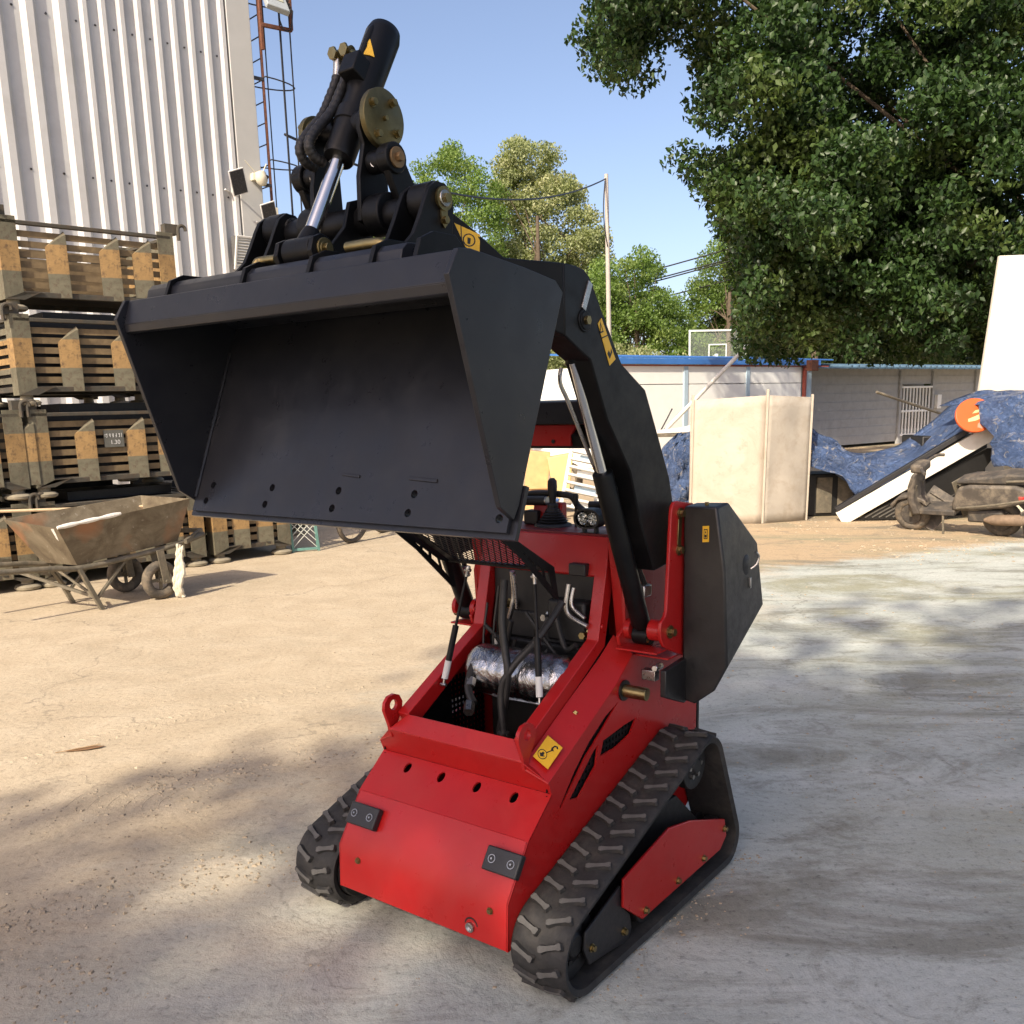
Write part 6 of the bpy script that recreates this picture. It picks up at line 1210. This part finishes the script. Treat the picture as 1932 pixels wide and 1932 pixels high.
for i, (poly, D0, D1, n, r0, r1, lm_, sd_i, bx_, lb, sz) in enumerate((
    ([(1370, 445), (1430, 400), (1560, 410), (1600, 720), (1370, 760), (1330, 640)], 43, 48, 170, 0.6, 1.1, LM_DK, 21, (13.0, 41), 'dark tree behind the glass backboard', 0.26),
    ([(1520, 410), (1800, 480), (1880, 540), (1860, 760), (1510, 760)], 41, 47, 210, 0.7, 1.2, LM_DK, 22, (18, 43), 'dark tree behind the grey annex roof', 0.26),
    ([(1820, 480), (2300, 480), (2300, 760), (1820, 760)], 40, 48, 90, 0.9, 1.5, LM_DK, 23, (26, 44), 'dark tree beyond the cream board', 0.28),
    ([(1272, 660), (1280, 560), (1312, 480), (1360, 425), (1440, 440), (1480, 740), (1265, 750)], 41, 43.5, 190, 0.45, 0.8, LM_GR, 24, (9.6, 42), 'green feathery tree left of the backboard', 0.22),
    ([(1075, 700), (1085, 510), (1130, 480), (1170, 470), (1195, 450), (1228, 460), (1262, 510), (1280, 550), (1305, 580), (1320, 620), (1345, 640), (1350, 760), (1075, 760)], 37.5, 41, 260, 0.35, 0.7, LM_GR, 25, (5.4, 40), 'bright green rounded tree right of the utility pole', 0.24),
    ([(915, 330), (945, 262), (970, 240), (990, 262), (1015, 240), (1048, 248), (1070, 300), (1085, 340), (1120, 380), (1140, 410), (1160, 440), (1165, 560), (1130, 760), (915, 760)], 43, 47, 330, 0.4, 0.85, LM_PL, 26, (1.6, 45), 'tall pale poplar left of the utility pole', 0.27),
    ([(765, 330), (790, 290), (815, 310), (838, 248), (862, 250), (880, 290), (905, 285), (925, 330), (965, 340), (970, 760), (750, 760)], 41, 44, 270, 0.38, 0.75, LM_GR, 27, (-2.2, 42.5), 'slim green tree left of the pale poplar', 0.24),
    ([(560, 380), (640, 420), (760, 400), (780, 740), (540, 740)], 44, 50, 90, 0.9, 1.4, LM_GR, 28, (-7.5, 47), 'green tree behind the raised bucket', 0.28),
    ([(1000, 690), (1020, 640), (1080, 620), (1180, 640), (1260, 660), (1320, 660), (1320, 760), (1000, 760)], 33, 35, 70, 0.5, 0.8, LM_PL, 29, (3.0, 34), 'low pale bush seen under the lift arm', 0.2))):
    cl = outline_clumps(poly, D0, D1, n, r0, r1, sd_i)
    tree('leafy_tree' if i != 8 else 'bush', (bx_[0], bx_[1], 0), max(2.0, max(c[0][2] for c in cl)*0.7), 0.18, cl, 600, sz*0.56, lm_, sd_i+50, lb, 'tree' if i != 8 else 'bush', 'trees beyond the hut')
# row of distant trees closing the horizon
LM_FAR = leaf_mat('leaf_far', (0.05, 0.09, 0.03), (0.10, 0.15, 0.05), tr=0.2)
for i in range(9):
    x = -46+i*12+(i % 3)*1.5; y = 62+(i*7 % 5)
    tree('distant_tree', (x, y, 0), 4.5, 0.25, ell_clumps((x, y, 4.2), (5.5, 3, 3.6), 55, 1.2, 1.9, 300+i, 0.2), 60, 0.5, LM_FAR, 400+i, 'distant tree on the horizon, number %d from the left' % (i+1) if False else ('outermost left', 'second from left', 'third from left', 'fourth from left', 'middle', 'fourth from right', 'third from right', 'second from right', 'outermost right')[i]+' tree of the distant row beyond the yard', group='distant trees', limb=False)
# ================================================================== loose things on the ground
lf = thing('dry_leaf', (-2.18, 4.54, 0.002), 'curled dry brown leaf lying on the sunlit dust', 'leaf', rz=R(18))
m = MB(); ex = [(-0.10, 0), (-0.04, 0.022), (0.03, 0.028), (0.075, 0.012), (0.10, 0.0), (0.075, -0.012), (0.02, -0.022), (-0.05, -0.015)]
m.prism(ex, lambda u, v, t: (u, v, 0.004+0.02*abs(v)*30*0.05+0.05*max(0, u)*(0.4+abs(v)*14)+t), 0, 0.0015); m.build('blade', mat('dry_leaf', (0.20, 0.11, 0.05), 0.8), lf)
MB().tube([(-0.13, -0.01, 0.006), (-0.1, 0, 0.005), (0.08, 0, 0.02)], 0.0022, 5).build('midrib', mat('dry_rib', (0.3, 0.2, 0.1), 0.8), lf)
def clods(name, pts, szs, seed, mt_, label):
    rg = np.random.default_rng(seed); base = np.array([(-1, -1, -.5), (1, -1, -.5), (1, 1, -.5), (-1, 1, -.5), (-.6, -.6, .6), (.6, -.6, .6), (.6, .6, .6), (-.6, .6, .6)]); F = np.array([(4, 5, 6, 7), (0, 1, 5, 4), (1, 2, 6, 5), (2, 3, 7, 6), (3, 0, 4, 7)])
    n = len(pts); v = base[None]*np.asarray(szs)[:, None, None]*rg.uniform(0.55, 1.3, size=(n, 1, 3))*np.array([1, 1, 0.75]); v = v*rg.uniform(0.75, 1.25, size=v.shape)
    a = rg.uniform(0, 6.28, n); c, s = np.cos(a), np.sin(a); x = v[..., 0]*c[:, None]-v[..., 1]*s[:, None]; y = v[..., 0]*s[:, None]+v[..., 1]*c[:, None]
    v[..., 0] = x; v[..., 1] = y; v += np.asarray(pts)[:, None, :]
    f = (F[None]+8*np.arange(n)[:, None, None]).reshape(-1, 4)
    me = bpy.data.meshes.new(name); me.from_pydata(v.reshape(-1, 3).tolist(), [], f.tolist()); me.materials.append(mt_); o = bpy.data.objects.new(name, me); link(o); return tag(o, label, 'dirt', kind='stuff')
CL = mat('clod', (0.33, 0.275, 0.195), 0.95, 0, 0.35, 3)
rg = np.random.default_rng(77); pts = []; sz = []
def band(a_, b_, w_, n, s0, s1):
    for _ in range(n):
        t_ = rg.uniform(0, 1); p = np.array(a_)*(1-t_)+np.array(b_)*t_; d_ = np.array(b_)-np.array(a_); d_ /= np.linalg.norm(d_); nn2 = np.array([-d_[1], d_[0]])
        q = p+nn2*rg.normal(0, w_); pts.append((q[0], q[1], 0.001)); sz.append(rg.uniform(s0, s1)*rg.uniform(0.3, 1))
band((-2.4, 3.6), (0.0, 4.9), 0.10, 420, 0.004, 0.013)
band((-1.9, 2.75), (-0.9, 3.35), 0.12, 380, 0.004, 0.012)
band((-1.7, 4.1), (-1.2, 3.9), 0.2, 160, 0.004, 0.012)
band((-2.0, 2.6), (-1.2, 2.5), 0.10, 220, 0.003, 0.010)
band((3.6, 10.1), (7.5, 10.9), 0.5, 420, 0.006, 0.026)
band((3.0, 12.6), (6.5, 12.0), 0.5, 260, 0.006, 0.022)
band((2.4, 4.9), (4.6, 4.7), 0.18, 260, 0.004, 0.012)
band((-6, 7.5), (4, 8.0), 1.6, 500, 0.003, 0.012)
band((-3, 3.0), (3.5, 2.9), 0.9, 700, 0.0015, 0.006)
band((0.18, 2.40), (0.85, 3.25), 0.05, 260, 0.0015, 0.007)
band((-0.75, 3.05), (-0.25, 3.75), 0.06, 200, 0.0015, 0.007)
band((1.6, 3.4), (3.4, 4.6), 0.7, 500, 0.002, 0.008)
clods('dirt_clods', pts, sz, 3, CL, 'loose dirt clods and pebbles scattered over the yard')
# curved ridges left by a turning track
m = MB(); k2 = 0
for i, r_ in enumerate((0.30, 0.37, 0.44, 0.52, 0.60, 0.70)):
    a0, a1 = 2.2+0.1*i, 4.0-0.12*i
    m.tube([(-1.25+r_*math.cos(a0+(a1-a0)*j/22), 3.86+r_*0.75*math.sin(a0+(a1-a0)*j/22), -0.0035) for j in range(23)], 0.0055, 6, rf=lambda t, i_: 0.35+0.65*math.sin(math.pi*t))
tag(m.build('track_ridges', GM), 'curved dust ridges left by a turning track', 'ridges', kind='stuff')

m = MB(); rgp = random.Random(8)
PA = [(-2.9, 4.0), (-2.38, 4.41), (-2.06, 4.85), (-1.67, 5.15), (-1.32, 5.42), (-0.7, 5.6)]
pth = smooth_path([V((x, y, 0)) for x, y in PA], 9)
for i in range(len(pth)-1):
    d_ = (pth[i+1]-pth[i]).normalized(); n_ = V((-d_.y, d_.x, 0))
    for off in (-0.055, 0.055):
        c_ = pth[i]+n_*(off+rgp.uniform(-.01, .01)); m.box((c_.x, c_.y, 0.0), (0.085*rgp.uniform(0.5, 1.2), 0.034*rgp.uniform(0.6, 1.2), 0.009*rgp.uniform(0.3, 1.1)), Matrix.Rotation(math.atan2(n_.y, n_.x)+(0.35 if off > 0 else -0.35)+rgp.uniform(-.25, .25), 3, 'Z'), 0.25)
tag(m.build('track_prints', GM, ang=80), 'row of track prints pressed in the sunlit dust', 'prints', kind='stuff')
for k, (x, y, rx, ry, rz, w_, h_, mt_, lb) in enumerate(((6.02, 10.75, 12, -28, 20, 0.42, 0.34, SCD, 'dusty black sheet scrap leaning behind the scooter tail'), (5.28, 11.75, -20, 35, -15, 0.34, 0.5, SCM, 'dusty fairing panel leaning on the scooter front'), (5.5, 11.42, 8, 62, 10, 0.5, 0.2, BST, 'flat rusty offcut lying across the scooter floorboard'))):
    o = thing('metal_offcut', (x, y, 0.0), lb, 'scrap', 'loose scrap round the scooter', rz=R(rz))
    r4 = Matrix.Rotation(R(rx), 3, 'X') @ Matrix.Rotation(R(ry), 3, 'Y'); cz = 0.26+0.18*(k == 2)
    MB().box((0, 0, cz), (w_, 0.02, h_), r4).build('sheet', mt_, o, 0.006)
    MB().box(V((0, 0, cz))+r4 @ V((0, -0.02, h_*0.3)), (w_*0.9, 0.03, 0.03), r4).build('fold', mt_, o, 0.004)
    MB().tube([V((0, 0, cz))+r4 @ V((-w_*0.4, -0.03, -h_*0.3)), V((0, -0.06, cz)), V((0, 0, cz))+r4 @ V((w_*0.5, -0.04, h_*0.1))], 0.009, 6, sub=5).build('cable', HOSE, o)
